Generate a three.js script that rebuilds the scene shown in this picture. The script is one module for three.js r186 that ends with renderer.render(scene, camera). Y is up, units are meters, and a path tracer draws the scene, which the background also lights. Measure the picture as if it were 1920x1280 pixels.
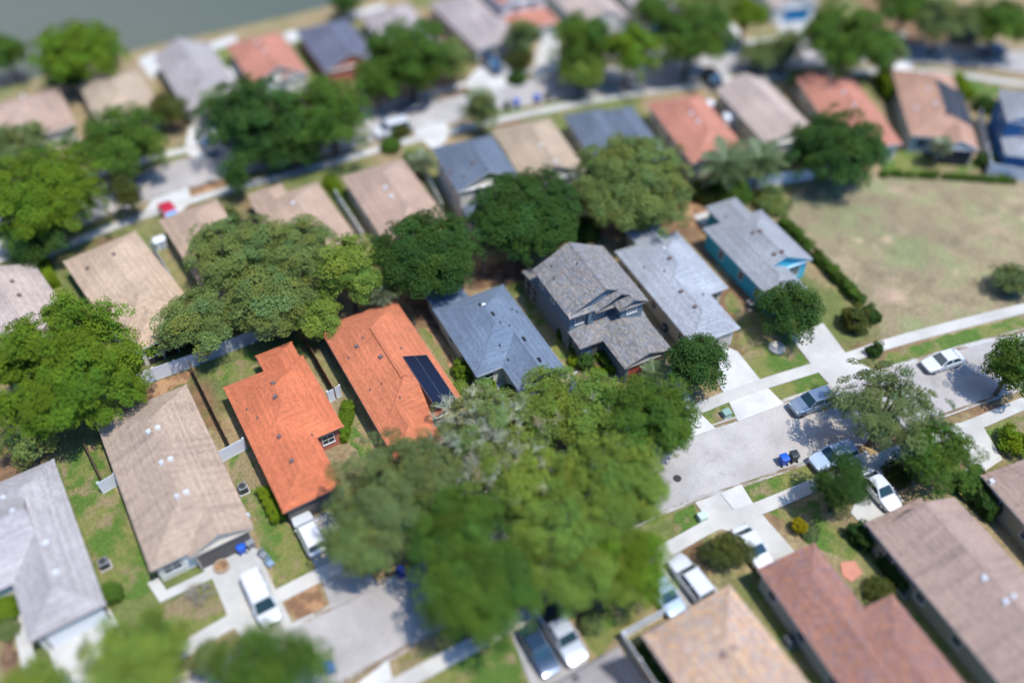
import * as THREE from 'three';
import { Sky } from 'three/addons/objects/Sky.js';
import { mergeGeometries } from 'three/addons/utils/BufferGeometryUtils.js';
import { RoundedBoxGeometry } from 'three/addons/geometries/RoundedBoxGeometry.js';

// ---------- camera, sky, sun, exposure ----------
const scene = new THREE.Scene();
const EYE = 70, FPX = 1650, PITCH = THREE.MathUtils.degToRad(47);
const camera = new THREE.PerspectiveCamera(2 * Math.atan(640 / FPX) * 180 / Math.PI, 1.5, 1, 3000);
camera.position.set(0, EYE, 0);
camera.rotation.set(-PITCH, 0, 0);
camera.focus = 86.5;                       // the blue-grey roof
camera.userData.fStop = 0.0104;            // very wide aperture: the miniature look of the photograph
camera.updateMatrixWorld();
const sunTo = new THREE.Vector3(0.34, 1, 0.22).normalize();
const sky = new Sky();
sky.name = 'sky'; sky.scale.setScalar(2000);
Object.assign(sky.userData, { kind: 'structure', label: 'clear daylight sky over the neighbourhood', category: 'sky' });
sky.material.uniforms.sunPosition.value.copy(sunTo);
sky.material.uniforms.turbidity.value = 8;
sky.material.uniforms.rayleigh.value = 0.7;
sky.material.uniforms.mieCoefficient.value = 0.004;
if (sky.material.uniforms.cloudCoverage) sky.material.uniforms.cloudCoverage.value = 0.25;
scene.add(sky);
scene.environmentIntensity = 0.28;
const sun = new THREE.DirectionalLight(new THREE.Color(1, 0.915, 0.78), 4.9);
sun.position.copy(sunTo).multiplyScalar(200).add(new THREE.Vector3(0, 0, -75));
sun.target.position.set(0, 0, -75);
sun.castShadow = true;
Object.assign(sun.shadow.camera, { left: -130, right: 130, top: 130, bottom: -130, near: 1, far: 500 });
sun.shadow.mapSize.set(4096, 4096);
scene.add(sun, sun.target);
const renderer = new THREE.WebGLRenderer({ antialias: true });
renderer.toneMapping = THREE.LinearToneMapping;
renderer.toneMappingExposure = 1.02;
renderer.shadowMap.enabled = true;

// ---------- small tools ----------
function rng(seed) { let a = seed >>> 0; return () => { a = (a + 0x6D2B79F5) >>> 0; let t = Math.imul(a ^ (a >>> 15), 1 | a); t = (t + Math.imul(t ^ (t >>> 7), 61 | t)) ^ t; return ((t ^ (t >>> 14)) >>> 0) / 4294967296; }; }
const R = rng(20240611);
const deg = THREE.MathUtils.degToRad;
const V = (x, y, z) => new THREE.Vector3(x, y, z);
// a photo pixel and the height of the surface it lies on -> a point of the place
function G(px, py, h = 0) {
  const x = (px - 960) / FPX, y = (640 - py) / FPX;
  const dy = -Math.sin(PITCH) + y * Math.cos(PITCH), dz = Math.cos(PITCH) + y * Math.sin(PITCH);
  const t = (h - EYE) / dy;
  return V(x * t, h, -dz * t);
}
const pxPerMetre = (p) => FPX / (-p.z * Math.cos(PITCH) + (EYE - p.y) * Math.sin(PITCH));
const taken = new Map();
function numbered(name) { const n = taken.get(name) || 0; taken.set(name, n + 1); return n ? name + '_' + String(n).padStart(3, '0') : name; }
function tag(o, label, category, group, kind) {
  Object.assign(o.userData, { label, category });
  if (group) o.userData.group = group;
  if (kind) o.userData.kind = kind;
  return o;
}
function part(name, geo, m, parent) {
  const o = new THREE.Mesh(geo, m); o.name = name; o.castShadow = o.receiveShadow = true; parent.add(o); return o;
}
const groupOf = { bungalow: 'single storey houses of the neighbourhood', two_storey_house: 'two storey houses of the neighbourhood', broadleaf_tree: 'broadleaf trees of the gardens and streets', palm_tree: 'palms in the gardens', shrub: 'garden shrubs', hedge: 'clipped hedges', fence: 'garden fences', car: 'parked cars', van: 'parked vans', wheeled_bin: 'wheeled bins', air_conditioner: 'air conditioner units beside the houses', garden_shed: 'small white sheds and boxes', garden_chair: 'garden chairs', utility_box: 'utility boxes on the verges' };
function thing(name, label, category, pos, turn = 0, group) {
  const o = new THREE.Group(); o.name = numbered(name); o.position.copy(pos); o.rotation.y = turn; scene.add(o);
  return tag(o, label, category, group || groupOf[name]);
}
// polygons -> one geometry, uv in metres along each face
class GB {
  constructor() { this.p = []; this.u = []; }
  poly(pts, up = false) {
    const a = pts[0], n = V(0, 0, 0);
    for (let i = 1; i + 1 < pts.length; i++) n.add(V().subVectors(pts[i], a).cross(V().subVectors(pts[i + 1], a)));
    n.normalize();
    if (up && n.y < 0) { pts = pts.slice().reverse(); n.negate(); }
    const ua = Math.abs(n.y) > 0.999 ? V(1, 0, 0) : V(n.z, 0, -n.x).normalize(), va = V().crossVectors(n, ua);
    for (let i = 1; i + 1 < pts.length; i++) for (const q of [pts[0], pts[i], pts[i + 1]]) { this.p.push(q.x, q.y, q.z); this.u.push(q.dot(ua), q.dot(va)); }
    return this;
  }
  box(x0, x1, y0, y1, z0, z1) {
    const c = [V(x0, y0, z0), V(x1, y0, z0), V(x1, y0, z1), V(x0, y0, z1), V(x0, y1, z0), V(x1, y1, z0), V(x1, y1, z1), V(x0, y1, z1)];
    for (const f of [[4, 7, 6, 5], [0, 1, 2, 3], [3, 2, 6, 7], [1, 0, 4, 5], [2, 1, 5, 6], [0, 3, 7, 4]]) this.poly(f.map((i) => c[i]));
    return this;
  }
  // a box between two points, w wide and h high
  beam(a, b, w, h) {
    const d = V().subVectors(b, a).normalize(), s = V(d.z, 0, -d.x); if (s.length() < 1e-3) s.set(1, 0, 0); s.normalize();
    const u = V().crossVectors(d, s).normalize();
    const c = (p, i, j) => p.clone().addScaledVector(s, i * w / 2).addScaledVector(u, j * h / 2);
    const A = [c(a, -1, -1), c(a, 1, -1), c(a, 1, 1), c(a, -1, 1)], B = [c(b, -1, -1), c(b, 1, -1), c(b, 1, 1), c(b, -1, 1)];
    this.poly(A.slice().reverse()).poly(B);
    for (let i = 0; i < 4; i++) this.poly([A[i], A[(i + 1) % 4], B[(i + 1) % 4], B[i]]);
    return this;
  }
  geo() {
    const g = new THREE.BufferGeometry();
    g.setAttribute('position', new THREE.Float32BufferAttribute(this.p, 3));
    g.setAttribute('uv', new THREE.Float32BufferAttribute(this.u, 2));
    g.computeVertexNormals(); return g;
  }
}

// ---------- textures (what surfaces are made of) ----------
function noise2(seed, size) {          // tiling value noise on a size x size lattice
  const r = rng(seed), t = new Float32Array(size * size).map(() => r());
  return (x, y) => {
    const xf = Math.floor(x), yf = Math.floor(y), fx = x - xf, fy = y - yf, m = (v) => ((v % size) + size) % size;
    const sx = fx * fx * (3 - 2 * fx), sy = fy * fy * (3 - 2 * fy), a = m(xf), b = m(xf + 1), c = m(yf) * size, d = m(yf + 1) * size;
    return (t[a + c] * (1 - sx) + t[b + c] * sx) * (1 - sy) + (t[a + d] * (1 - sx) + t[b + d] * sx) * sy;
  };
}
function texture(n, metres, srgb, f) {
  const d = new Uint8Array(n * n * 4);
  for (let j = 0; j < n; j++) for (let i = 0; i < n; i++) {
    const c = f(i / n, j / n), k = (j * n + i) * 4;
    for (let q = 0; q < 3; q++) d[k + q] = Math.max(0, Math.min(255, Math.round((typeof c === 'number' ? c : c[q]) * 255)));
    d[k + 3] = 255;
  }
  const t = new THREE.DataTexture(d, n, n, THREE.RGBAFormat);
  t.wrapS = t.wrapT = THREE.RepeatWrapping; t.magFilter = THREE.LinearFilter; t.minFilter = THREE.LinearMipmapLinearFilter; t.generateMipmaps = true;
  t.repeat.set(1 / metres, 1 / metres); if (srgb) t.colorSpace = THREE.SRGBColorSpace; t.needsUpdate = true; return t;
}
const fbm = (seed, oct, base) => { const L = []; for (let o = 0; o < oct; o++) L.push(noise2(seed + o, base << o)); return (u, v) => { let s = 0, a = 0.5, w = 0; for (let o = 0; o < oct; o++) { s += a * L[o](u * (base << o), v * (base << o)); w += a; a *= 0.55; } return s / w; }; };
// shingles: courses of 0.16 m, tabs of about 0.33 m, each tab its own tone
const SH = 16;
function shingleTone(seed, spread, blotch, palette) {
  const rows = 100, cols = 48, r = rng(seed), tone = new Float32Array(rows * cols).map(() => r()), pick = new Float32Array(rows * cols).map(() => r());
  const shift = new Float32Array(rows).map(() => r()), course = new Float32Array(rows).map(() => r()), big = fbm(seed + 5, 4, 4), grain = noise2(seed + 9, 512);
  return (u, v) => {
    const row = Math.floor(v * rows) % rows, x = u * cols + shift[row], c = Math.floor(x) % cols, k = row * cols + c;
    const b = 1 + spread * (tone[k] - 0.5) + blotch * (big(u, v) - 0.5) + 0.12 * (grain(u * 512, v * 512) - 0.5) + 0.09 * (course[row] - 0.5);
    const base = palette ? palette[Math.floor(pick[k] * palette.length)] : [0.84, 0.84, 0.84];
    return base.map((q) => q * b);
  };
}
const shingleMap = texture(1024, SH, true, shingleTone(11, 0.12, 0.24));
const shingleMixMap = texture(1024, SH, true, shingleTone(23, 0.16, 0.10, [[0.61, 0.61, 0.62], [0.66, 0.65, 0.62], [0.70, 0.66, 0.61], [0.55, 0.58, 0.61], [0.67, 0.67, 0.67], [0.62, 0.58, 0.55], [0.57, 0.57, 0.56]]));
const shingleBrownMap = texture(1024, SH, true, shingleTone(37, 0.16, 0.14, [[0.84, 0.8, 0.78], [0.9, 0.78, 0.66], [0.76, 0.74, 0.78], [0.82, 0.72, 0.68]]));
const streakA = noise2(91, 64), streakB = fbm(95, 4, 4);
const shingleStreakMap = texture(1024, SH, true, (u, v) => { const s = shingleTone.memo ??= shingleTone(41, 0.12, 0.10); const k = Math.max(0, streakA(u * 40 + 0.6 * streakB(u, v), v * 3) - 0.45) * 0.34 * streakB(v, u); return s(u, v).map((q, i) => q * (1.03 - k * (i === 2 ? 0.9 : 1))); });
const shingleBump = texture(1024, SH, false, (() => { const r = rng(77), rows = 100, cols = 48, sh = new Float32Array(rows).map(() => r()), lift = new Float32Array(rows * cols).map(() => r()); return (u, v) => { const y = v * rows, row = Math.floor(y) % rows, f = y - Math.floor(y), x = u * cols + sh[row], c = Math.floor(x) % cols, fx = x - Math.floor(x); return Math.max(0, (1 - f) * 0.75 + 0.25 * lift[row * cols + c] - (fx < 0.07 ? 0.35 : 0)); }; })());
const g1 = fbm(201, 6, 8), g2 = fbm(211, 5, 16), g3 = noise2(221, 512), g4 = fbm(231, 4, 32);
const lerp3 = (a, b, t) => a.map((q, i) => q + (b[i] - q) * Math.max(0, Math.min(1, t)));
const yardMap = texture(2048, 128, true, (u, v) => {
  const m = g1(u, v), d = g2(u, v), f = g3(u * 512, v * 512) * 0.5 + g4(u * 3 % 1, v * 3 % 1) * 0.5;
  let c = lerp3([0.62, 0.54, 0.39], [0.44, 0.47, 0.24], (m - 0.48) * 8);
  c = lerp3(c, [0.52, 0.40, 0.28], (d - 0.60) * 8);
  return c.map((q) => q * (0.78 + 0.44 * f));
});
const fieldMap = texture(1024, 64, true, (u, v) => {
  const m = g1(u, v), d = g2(v, u), f = g3(u * 512, v * 512);
  const e = g4(u, v); let c = lerp3([0.60, 0.54, 0.41], [0.52, 0.525, 0.36], (0.5 * m + 0.5 * e - 0.46) * 7); c = lerp3(c, [0.66, 0.565, 0.46], (0.6 * d + 0.4 * e - 0.56) * 7);
  return c.map((q) => q * (0.68 + 0.26 * f + 0.38 * e));
});
const lawnMap = texture(1024, 32, true, (u, v) => { const m = g2(u, v), f = g3(u * 512, v * 512); const c = lerp3([0.52, 0.53, 0.27], [0.36, 0.48, 0.16], (m - 0.44) * 7); return lerp3(c, [0.60, 0.53, 0.38], (0.55 * g1(v, u) + 0.45 * g4(u, v) - 0.47) * 8).map((q) => q * (0.76 + 0.46 * f)); });
const soilMap = texture(512, 12, true, (u, v) => { const f = g3(u * 512, v * 512), m = g2(u, v); return lerp3([0.40, 0.30, 0.22], [0.54, 0.42, 0.31], (m - 0.4) * 5).map((q) => q * (0.7 + 0.55 * f)); });
const concreteMap = texture(1024, 24, true, (u, v) => { const m = g1(u, v), d = g2(u, v), f = g3(u * 512, v * 512), q = 0.80 + 0.16 * (m - 0.5) + 0.10 * (d - 0.5) + 0.06 * (f - 0.5); return [q, q * 0.99, q * 0.965]; });
const roadMap = texture(1024, 32, true, (u, v) => { const m = g1(v, u), d = g2(u, v), f = g3(u * 512, v * 512), q = 0.74 + 0.20 * (m - 0.5) + 0.08 * (d - 0.5) + 0.08 * (f - 0.5) - 0.2 * Math.max(0, g4(u, v) - 0.62); return [q * 1.005, q * 0.995, q * 0.99]; });
const kerbMap = texture(512, 24, true, (u, v) => { const m = g1(u, v), d = g2(v, u), f = g3(u * 512, v * 512), q = 0.72 + 0.1 * (f - 0.5); return lerp3([q, q * 0.98, q * 0.94], [0.50, 0.42, 0.32], (0.6 * m + 0.4 * d - 0.45) * 7); });
const fineBump = texture(512, 4, false, (u, v) => 0.6 * g3(u * 512, v * 512) + 0.4 * g2(u, v));

// ---------- materials ----------
const std = (o) => new THREE.MeshStandardMaterial({ roughness: 0.9, side: THREE.DoubleSide, ...o });
const C = (r, g, b) => new THREE.Color().setRGB(r, g, b);
const roofMat = (c, map = shingleMap) => std({ color: c, map, bumpMap: shingleBump, bumpScale: 0.006, roughness: 0.95 });
const M = {
  yard: std({ map: yardMap, bumpMap: fineBump, bumpScale: 0.05, color: C(0.85, 0.85, 0.85) }),
  field: std({ map: fieldMap, bumpMap: fineBump, bumpScale: 0.05, color: C(0.9, 0.9, 0.9) }),
  lawn: std({ map: lawnMap, bumpMap: fineBump, bumpScale: 0.06, color: C(0.82, 0.82, 0.82) }),
  soil: std({ map: soilMap, bumpMap: fineBump, bumpScale: 0.05, color: C(0.9, 0.9, 0.9) }),
  sand: std({ map: soilMap, bumpMap: fineBump, bumpScale: 0.05, color: C(1.7, 1.65, 1.5) }),
  road: std({ map: roadMap, bumpMap: fineBump, bumpScale: 0.01, color: C(0.73, 0.685, 0.635) }),
  concrete: std({ map: concreteMap, bumpMap: fineBump, bumpScale: 0.01, color: C(0.74, 0.72, 0.68) }),
  white: std({ map: concreteMap, color: C(0.86, 0.855, 0.835) }),
  kerb: std({ map: kerbMap, color: C(0.85, 0.85, 0.85) }),
  paver: std({ map: concreteMap, color: C(0.52, 0.5, 0.49) }),
  redPaver: std({ map: concreteMap, color: C(0.75, 0.32, 0.22) }),
  trimWhite: std({ color: C(0.72, 0.72, 0.70), roughness: 0.6 }),
  trimTan: std({ color: C(0.48, 0.43, 0.36), roughness: 0.7 }),
  trimDark: std({ color: C(0.10, 0.09, 0.085), roughness: 0.7 }),
  glass: std({ color: C(0.03, 0.045, 0.055), roughness: 0.06, metalness: 0 }),
  ventBlack: std({ color: C(0.022, 0.022, 0.025), roughness: 0.55 }),
  ventGrey: std({ color: C(0.58, 0.60, 0.62), roughness: 0.5 }),
  ventBrown: std({ color: C(0.16, 0.11, 0.10), roughness: 0.6 }),
  solar: std({ color: C(0.012, 0.015, 0.028), roughness: 0.22 }),
  solarMat: std({ color: C(0.03, 0.03, 0.036), roughness: 0.6 }),
  metal: std({ color: C(0.5, 0.5, 0.5), roughness: 0.35, metalness: 0.9 }),
  bark: std({ color: C(0.13, 0.10, 0.075), bumpMap: fineBump, bumpScale: 0.05 }),
  palmBark: std({ color: C(0.20, 0.165, 0.125), bumpMap: fineBump, bumpScale: 0.05 }),
  tyre: std({ color: C(0.02, 0.02, 0.02), roughness: 0.85 }),
  rim: std({ color: C(0.5, 0.5, 0.52), roughness: 0.3, metalness: 0.9 }),
  carGlass: new THREE.MeshPhysicalMaterial({ color: C(0.02, 0.045, 0.055), roughness: 0.04, clearcoat: 1, side: THREE.DoubleSide }),
  lampClear: std({ color: C(0.7, 0.7, 0.7), roughness: 0.1 }),
  lampRed: std({ color: C(0.4, 0.02, 0.02), roughness: 0.2 }),
  plasticDark: std({ color: C(0.03, 0.032, 0.03), roughness: 0.5 }),
  screen: std({ color: C(0.02, 0.02, 0.022), roughness: 0.8 }),
  woodGrey: std({ map: soilMap, color: C(0.55, 0.56, 0.6) }),
  woodBrown: std({ map: soilMap, color: C(0.62, 0.55, 0.5) }),
  fenceWhite: std({ color: C(0.66, 0.68, 0.71), roughness: 0.5 }),
  fenceGrey: std({ color: C(0.36, 0.40, 0.46), roughness: 0.6 }),
};
// Linear roof colours
const roof = {
  lilac: roofMat(C(0.51, 0.465, 0.445)), tanStreak: roofMat(C(0.52, 0.385, 0.275), shingleStreakMap), orange: roofMat(C(0.72, 0.205, 0.088)),
  red: roofMat(C(0.68, 0.215, 0.098)), slateBlue: roofMat(C(0.18, 0.235, 0.31)), mixed: roofMat(C(0.56, 0.54, 0.525), shingleMixMap),
  paleGrey: roofMat(C(0.45, 0.47, 0.495)), grey: roofMat(C(0.37, 0.38, 0.39)), tan: roofMat(C(0.64, 0.46, 0.31)), tanMottled: roofMat(C(0.66, 0.55, 0.42), shingleBrownMap),
  brownRed: roofMat(C(0.40, 0.245, 0.20), shingleBrownMap), brownStreak: roofMat(C(0.45, 0.315, 0.245), shingleStreakMap), peach: roofMat(C(0.56, 0.39, 0.275)),
  tanBrown: roofMat(C(0.55, 0.415, 0.285)), slate: roofMat(C(0.15, 0.185, 0.235)), salmon: roofMat(C(0.60, 0.25, 0.165)), pinkTan: roofMat(C(0.58, 0.46, 0.385)),
  orangeTan: roofMat(C(0.58, 0.335, 0.225)), pink: roofMat(C(0.55, 0.38, 0.28)), taupe: roofMat(C(0.46, 0.41, 0.385)), darkSlate: roofMat(C(0.155, 0.165, 0.22)), pinkGrey: roofMat(C(0.50, 0.42, 0.39)),
};
const wallMat = (r, g, b) => std({ color: C(r, g, b), bumpMap: fineBump, bumpScale: 0.01 });
const wall = { beige: wallMat(0.52, 0.47, 0.37), cream: wallMat(0.60, 0.57, 0.48), white: wallMat(0.66, 0.65, 0.62), blueGrey: wallMat(0.13, 0.185, 0.225), teal: wallMat(0.045, 0.42, 0.56), brick: wallMat(0.42, 0.15, 0.10), blue: wallMat(0.05, 0.16, 0.33), grey: wallMat(0.42, 0.43, 0.42), olive: wallMat(0.33, 0.31, 0.24) };

// ---------- the setting: ground, lake, streets, pavements, drives ----------
function sheetGeo(pts, y, base) {       // pts: Vector3 on the ground; flat top at y, sides down to base
  const P = pts.map((p) => new THREE.Vector2(p.x, p.z)), b = new GB();
  for (const t of THREE.ShapeUtils.triangulateShape(P, [])) b.poly(t.map((i) => V(P[i].x, y, P[i].y)), true);
  if (base !== undefined) for (let i = 0; i < P.length; i++) { const p = P[i], q = P[(i + 1) % P.length]; b.poly([V(p.x, base, p.y), V(q.x, base, q.y), V(q.x, y, q.y), V(p.x, y, p.y)]); }
  return b.geo();
}
function structure(name, geo, m, label, category) { const o = part(numbered(name), geo, m, scene); return tag(o, label, category, null, 'structure'); }
const jr = rng(5);
function ragged(pts, amount, step = 0.8) {
  const out = [];
  pts.forEach((p, i) => { const q = pts[(i + 1) % pts.length], n = Math.max(1, Math.round(p.distanceTo(q) / step)); for (let k = 0; k < n; k++) { const t = p.clone().lerp(q, k / n); t.x += (jr() - 0.5) * amount; t.z += (jr() - 0.5) * amount; out.push(t); } });
  return out;
}
const pxs = (list, h = 0) => list.map(([x, y]) => G(x, y, h));
const smooth = (list, n) => new THREE.CatmullRomCurve3(list, false, 'centripetal').getSpacedPoints(n);
// ground with the lake shore cut out
const shore = smooth([V(-420, 0, -60), V(-160, 0, -92), ...pxs([[-60, 178], [60, 150], [240, 99], [430, 57], [615, 14], [800, -30]]), V(60, 0, -200), V(220, 0, -330)], 90);
structure('ground', sheetGeo([...shore, V(450, 0, -400), V(450, 0, 160), V(-450, 0, 160)], 0), M.yard, 'patchy dry grass and bare earth of the house plots', 'ground');
{
  const b = new GB(), low = shore.map((p, i) => { const a = shore[Math.max(0, i - 1)], c = shore[Math.min(shore.length - 1, i + 1)], d = V().subVectors(c, a).normalize(); return V(p.x + d.z * 2.2, -0.75, p.z - d.x * 2.2); });
  for (let i = 0; i + 1 < shore.length; i++) b.poly([shore[i], shore[i + 1], low[i + 1], low[i]], true);
  structure('lake_bank', b.geo(), M.lawn, 'grassy bank sloping down to the lake', 'bank');
  const waterBump = texture(512, 30, false, (u, v) => 0.5 * g2(u, v) + 0.5 * g1(v, u));
  const water = new THREE.MeshPhysicalMaterial({ color: C(0.095, 0.112, 0.085), roughness: 0.2, bumpMap: waterBump, bumpScale: 0.05, ior: 1.33 });
  structure('lake_water', sheetGeo([...shore, V(300, 0, -700), V(-700, 0, -700), V(-700, 0, -60)], -0.5), water, 'calm grey green lake behind the houses', 'lake');
}
// a street between two kerb lines
function street(up, down, label) {
  const n = 110, A = smooth(pxs(up), n), B = smooth(pxs(down), n), b = new GB();
  for (let i = 0; i < n; i++) b.poly([A[i], A[i + 1], B[i + 1], B[i]].map((p) => V(p.x, 0.008, p.z)), true);
  structure('road', b.geo(), M.road, label, 'road');
  for (const [L, O, txt] of [[A, B, 'far'], [B, A, 'near']]) {
    const k = new GB(), prof = [[0, 0.012], [0.16, 0.06], [0.34, 0.10], [0.5, 0.10], [0.5, 0]];
    const off = (i, d) => { const t = V().subVectors(L[Math.min(n, i + 1)], L[Math.max(0, i - 1)]).normalize(), s = V(t.z, 0, -t.x); if (s.dot(V().subVectors(L[i], O[i])) < 0) s.negate(); return L[i].clone().addScaledVector(s, d - 0.03); };
    for (let i = 0; i < n; i++) for (let j = 0; j + 1 < prof.length; j++) {
      const q = (ii, jj) => { const p = off(ii, prof[jj][0]); p.y = prof[jj][1]; return p; };
      k.poly([q(i, j), q(i + 1, j), q(i + 1, j + 1), q(i, j + 1)], true);
    }
    structure('kerb', k.geo(), M.kerb, 'rolled concrete kerb along the ' + txt + ' side of the ' + label, 'kerb');
  }
}
street([[250, 1330], [400, 1245], [470, 1211], [560, 1173], [637, 1136], [720, 1096], [900, 1005], [1100, 905], [1274, 826], [1340, 803], [1382, 789], [1468, 757], [1560, 727], [1680, 690], [1803, 655], [1880, 634], [1990, 605]],
  [[500, 1365], [640, 1276], [733, 1226], [813, 1176], [1000, 1075], [1150, 1000], [1274, 944], [1390, 906], [1508, 866], [1650, 817], [1790, 768], [1900, 730], [1990, 700]], 'pale street in front of the orange and blue grey roofs');
street([[-80, 420], [100, 375], [340, 302], [393, 285], [560, 243], [800, 195], [930, 164], [987, 153], [1150, 127], [1350, 103], [1500, 90], [1600, 84], [1690, 84], [1800, 90], [1920, 99], [2000, 108]],
  [[-80, 525], [0, 490], [150, 422], [270, 375], [417, 333], [560, 300], [800, 240], [943, 205], [1020, 190], [1200, 163], [1350, 142], [1500, 125], [1600, 118], [1690, 116], [1800, 122], [1920, 135], [2000, 147]], 'pale street between the lake houses and the tan roofs');
function path(list, width, label, y = 0.112) {
  const n = 90, L = smooth(pxs(list), n), b = new GB();
  const side = (i, s, yy) => { const t = V().subVectors(L[Math.min(n, i + 1)], L[Math.max(0, i - 1)]).normalize(); return V(L[i].x + t.z * s * width / 2, yy, L[i].z - t.x * s * width / 2); };
  for (let i = 0; i < n; i++) {
    b.poly([side(i, -1, y), side(i + 1, -1, y), side(i + 1, 1, y), side(i, 1, y)], true);
    for (const s of [-1, 1]) b.poly([side(i, s, 0), side(i + 1, s, 0), side(i + 1, s, y), side(i, s, y)]);
  }
  structure('pavement', b.geo(), M.concrete, label, 'pavement');
}
path([[240, 1275], [353, 1213], [392, 1189], [475, 1143], [557, 1100], [700, 1028], [1000, 880], [1180, 812], [1300, 770], [1360, 746], [1440, 718], [1530, 690], [1600, 668], [1657, 648], [1780, 614], [1920, 579], [2000, 560]], 1.35, 'concrete pavement past the drives of the orange and blue grey houses');
path([[640, 1340], [761, 1277], [831, 1239], [1000, 1150], [1150, 1080], [1264, 1024], [1336, 985], [1427, 952], [1540, 905], [1640, 866], [1700, 841], [1813, 802], [1920, 757], [2000, 725]], 1.35, 'concrete pavement past the brown roofed houses across the street');
path([[-60, 545], [150, 450], [252, 411], [357, 377], [425, 357], [590, 314], [747, 270], [830, 250], [930, 227], [1023, 207], [1150, 182], [1300, 161], [1450, 145], [1600, 135], [1710, 134], [1800, 141], [1900, 156], [2000, 170]], 1.35, 'concrete pavement along the tan roofed row');
path([[-60, 395], [100, 352], [312, 290], [375, 277], [480, 254], [650, 216], [800, 178], [873, 158], [940, 143], [1050, 123], [1180, 105], [1330, 87], [1440, 77], [1600, 68], [1700, 66]], 1.35, 'concrete pavement in front of the lake houses');
function slab(list, m, label, name = 'driveway', y = 0.104) { return structure(name, sheetGeo(pxs(list), y, 0), m, label, name === 'driveway' ? 'driveway' : name.replace(/_/g, ' ')); }
slab([[1338, 640], [1383, 660], [1425, 712], [1440, 728], [1470, 758], [1384, 791], [1366, 752], [1350, 725], [1338, 690]], M.white, 'wide white driveway of the pale grey roofed house');
slab([[1483, 634], [1543, 606], [1590, 668], [1602, 676], [1652, 702], [1562, 729], [1535, 699], [1520, 682]], M.concrete, 'cream driveway of the teal house beside the clipped hedge');
slab([[1215, 712], [1262, 692], [1295, 745], [1312, 775], [1342, 804], [1268, 830], [1240, 790]], M.white, 'pale driveway of the two storey house beside the leafy trees');
slab([[1085, 765], [1135, 742], [1235, 842], [1140, 886]], M.concrete, 'driveway of the blue grey roofed house under the trees');
slab([[800, 858], [858, 830], [952, 980], [870, 1020]], M.concrete, 'driveway of the red roofed house with the solar panels under the trees');
slab([[553, 985], [622, 957], [690, 1075], [716, 1099], [622, 1143], [597, 1075]], M.paver, 'dark grey paved driveway of the orange L shaped house');
slab([[372, 1060], [472, 1008], [520, 1113], [552, 1176], [465, 1214], [430, 1163], [397, 1083]], M.concrete, 'cream driveway with the white van and the fire ring');
slab([[276, 1094], [300, 1130], [398, 1085], [392, 1068], [312, 1107], [296, 1083]], M.concrete, 'narrow concrete walk round the corner of the streaked brown house', 'garden_path', 0.098);
slab([[85, 1200], [205, 1142], [300, 1300], [120, 1310]], M.concrete, 'cream driveway in front of the lilac grey roof');
slab([[10, 1110], [26, 1105], [74, 1255], [45, 1270]], M.concrete, 'narrow concrete walk beside the lilac grey roofed house', 'garden_path', 0.098);
slab([[1303, 943], [1350, 926], [1390, 976], [1336, 986], [1320, 965]], M.concrete, 'cream half of the driveway apron by the utility box');
slab([[1351, 925.6], [1390, 909], [1413, 946], [1428, 963], [1391, 975.6]], M.white, 'brighter white half of the driveway apron by the grass verge');
slab([[1336, 987], [1429, 965], [1495, 1040], [1420, 1075], [1396, 1030], [1375, 1000]], M.concrete, 'cream driveway of the brown red roofed house', 'driveway', 0.096);
slab([[1595, 962], [1622, 990], [1695, 940], [1655, 885], [1625, 845], [1585, 868], [1620, 905]], M.concrete, 'driveway with a white car in front of the streaked brown roof');
slab([[1790, 795], [1836, 788], [1880, 862], [1830, 895], [1795, 908], [1815, 870]], M.concrete, 'driveway beside the rounded dark green hedge block');
slab([[1190, 1078], [1276, 1035], [1350, 1110], [1262, 1165]], M.paver, 'grey driveway with two parked cars by the mottled tan roof');
slab([[940, 1140], [1022, 1102], [1110, 1250], [1000, 1300]], M.paver, 'grey driveway with a pickup and a navy car');
slab([[610, 1330], [728, 1238], [742, 1300], [735, 1340]], M.white, 'white driveway across the street from the grey paved one');
slab([[868, 158], [905, 120], [935, 112], [988, 153], [930, 166], [900, 178]], M.white, 'white driveway with a navy car by the street');
slab([[1000, 150], [1003, 105], [1015, 75], [1045, 62], [1050, 110], [1042, 140]], M.concrete, 'narrow drive beside the house with the pale tall wall');
slab([[268, 400], [285, 375], [352, 352], [360, 378], [330, 405]], M.white, 'white driveway with the red car', 'driveway');
slab([[345, 285], [355, 238], [405, 228], [415, 285], [372, 300]], M.white, 'white driveway of the taupe roofed lake house');
slab([[775, 250], [800, 234], [838, 228], [838, 262], [815, 285], [800, 270]], M.white, 'white driveway of the tall slate roofed house');
slab([[1355, 110], [1350, 80], [1362, 40], [1385, 55], [1400, 95]], M.concrete, 'narrow drive on the lake side of the street by the pale shrubs');
slab([[1670, 125], [1690, 112], [1715, 116], [1700, 140]], M.white, 'white driveway of the orange tan roof with the black panels');
slab([[1458, 40], [1515, 40], [1520, 90], [1465, 88]], M.concrete, 'driveway of the house with the blue garage door');
slab([[1195, 52], [1250, 45], [1290, 95], [1230, 108]], M.concrete, 'driveway in front of the dark blue garage door');
slab([[1325, 175], [1338, 148], [1370, 142], [1365, 165]], M.concrete, 'driveway of the plain pinkish tan roof');
slab([[258, 112], [292, 98], [300, 128], [286, 150], [276, 140]], M.white, 'white patio slab beside the taupe roofed lake house', 'patio');
slab([[372, 90], [440, 66], [446, 80], [380, 100]], M.white, 'white patio strip between lake and salmon roof', 'patio');
slab([[408, 142], [440, 122], [450, 142], [424, 152]], M.white, 'white patio corner beside the salmon roof', 'patio');
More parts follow.
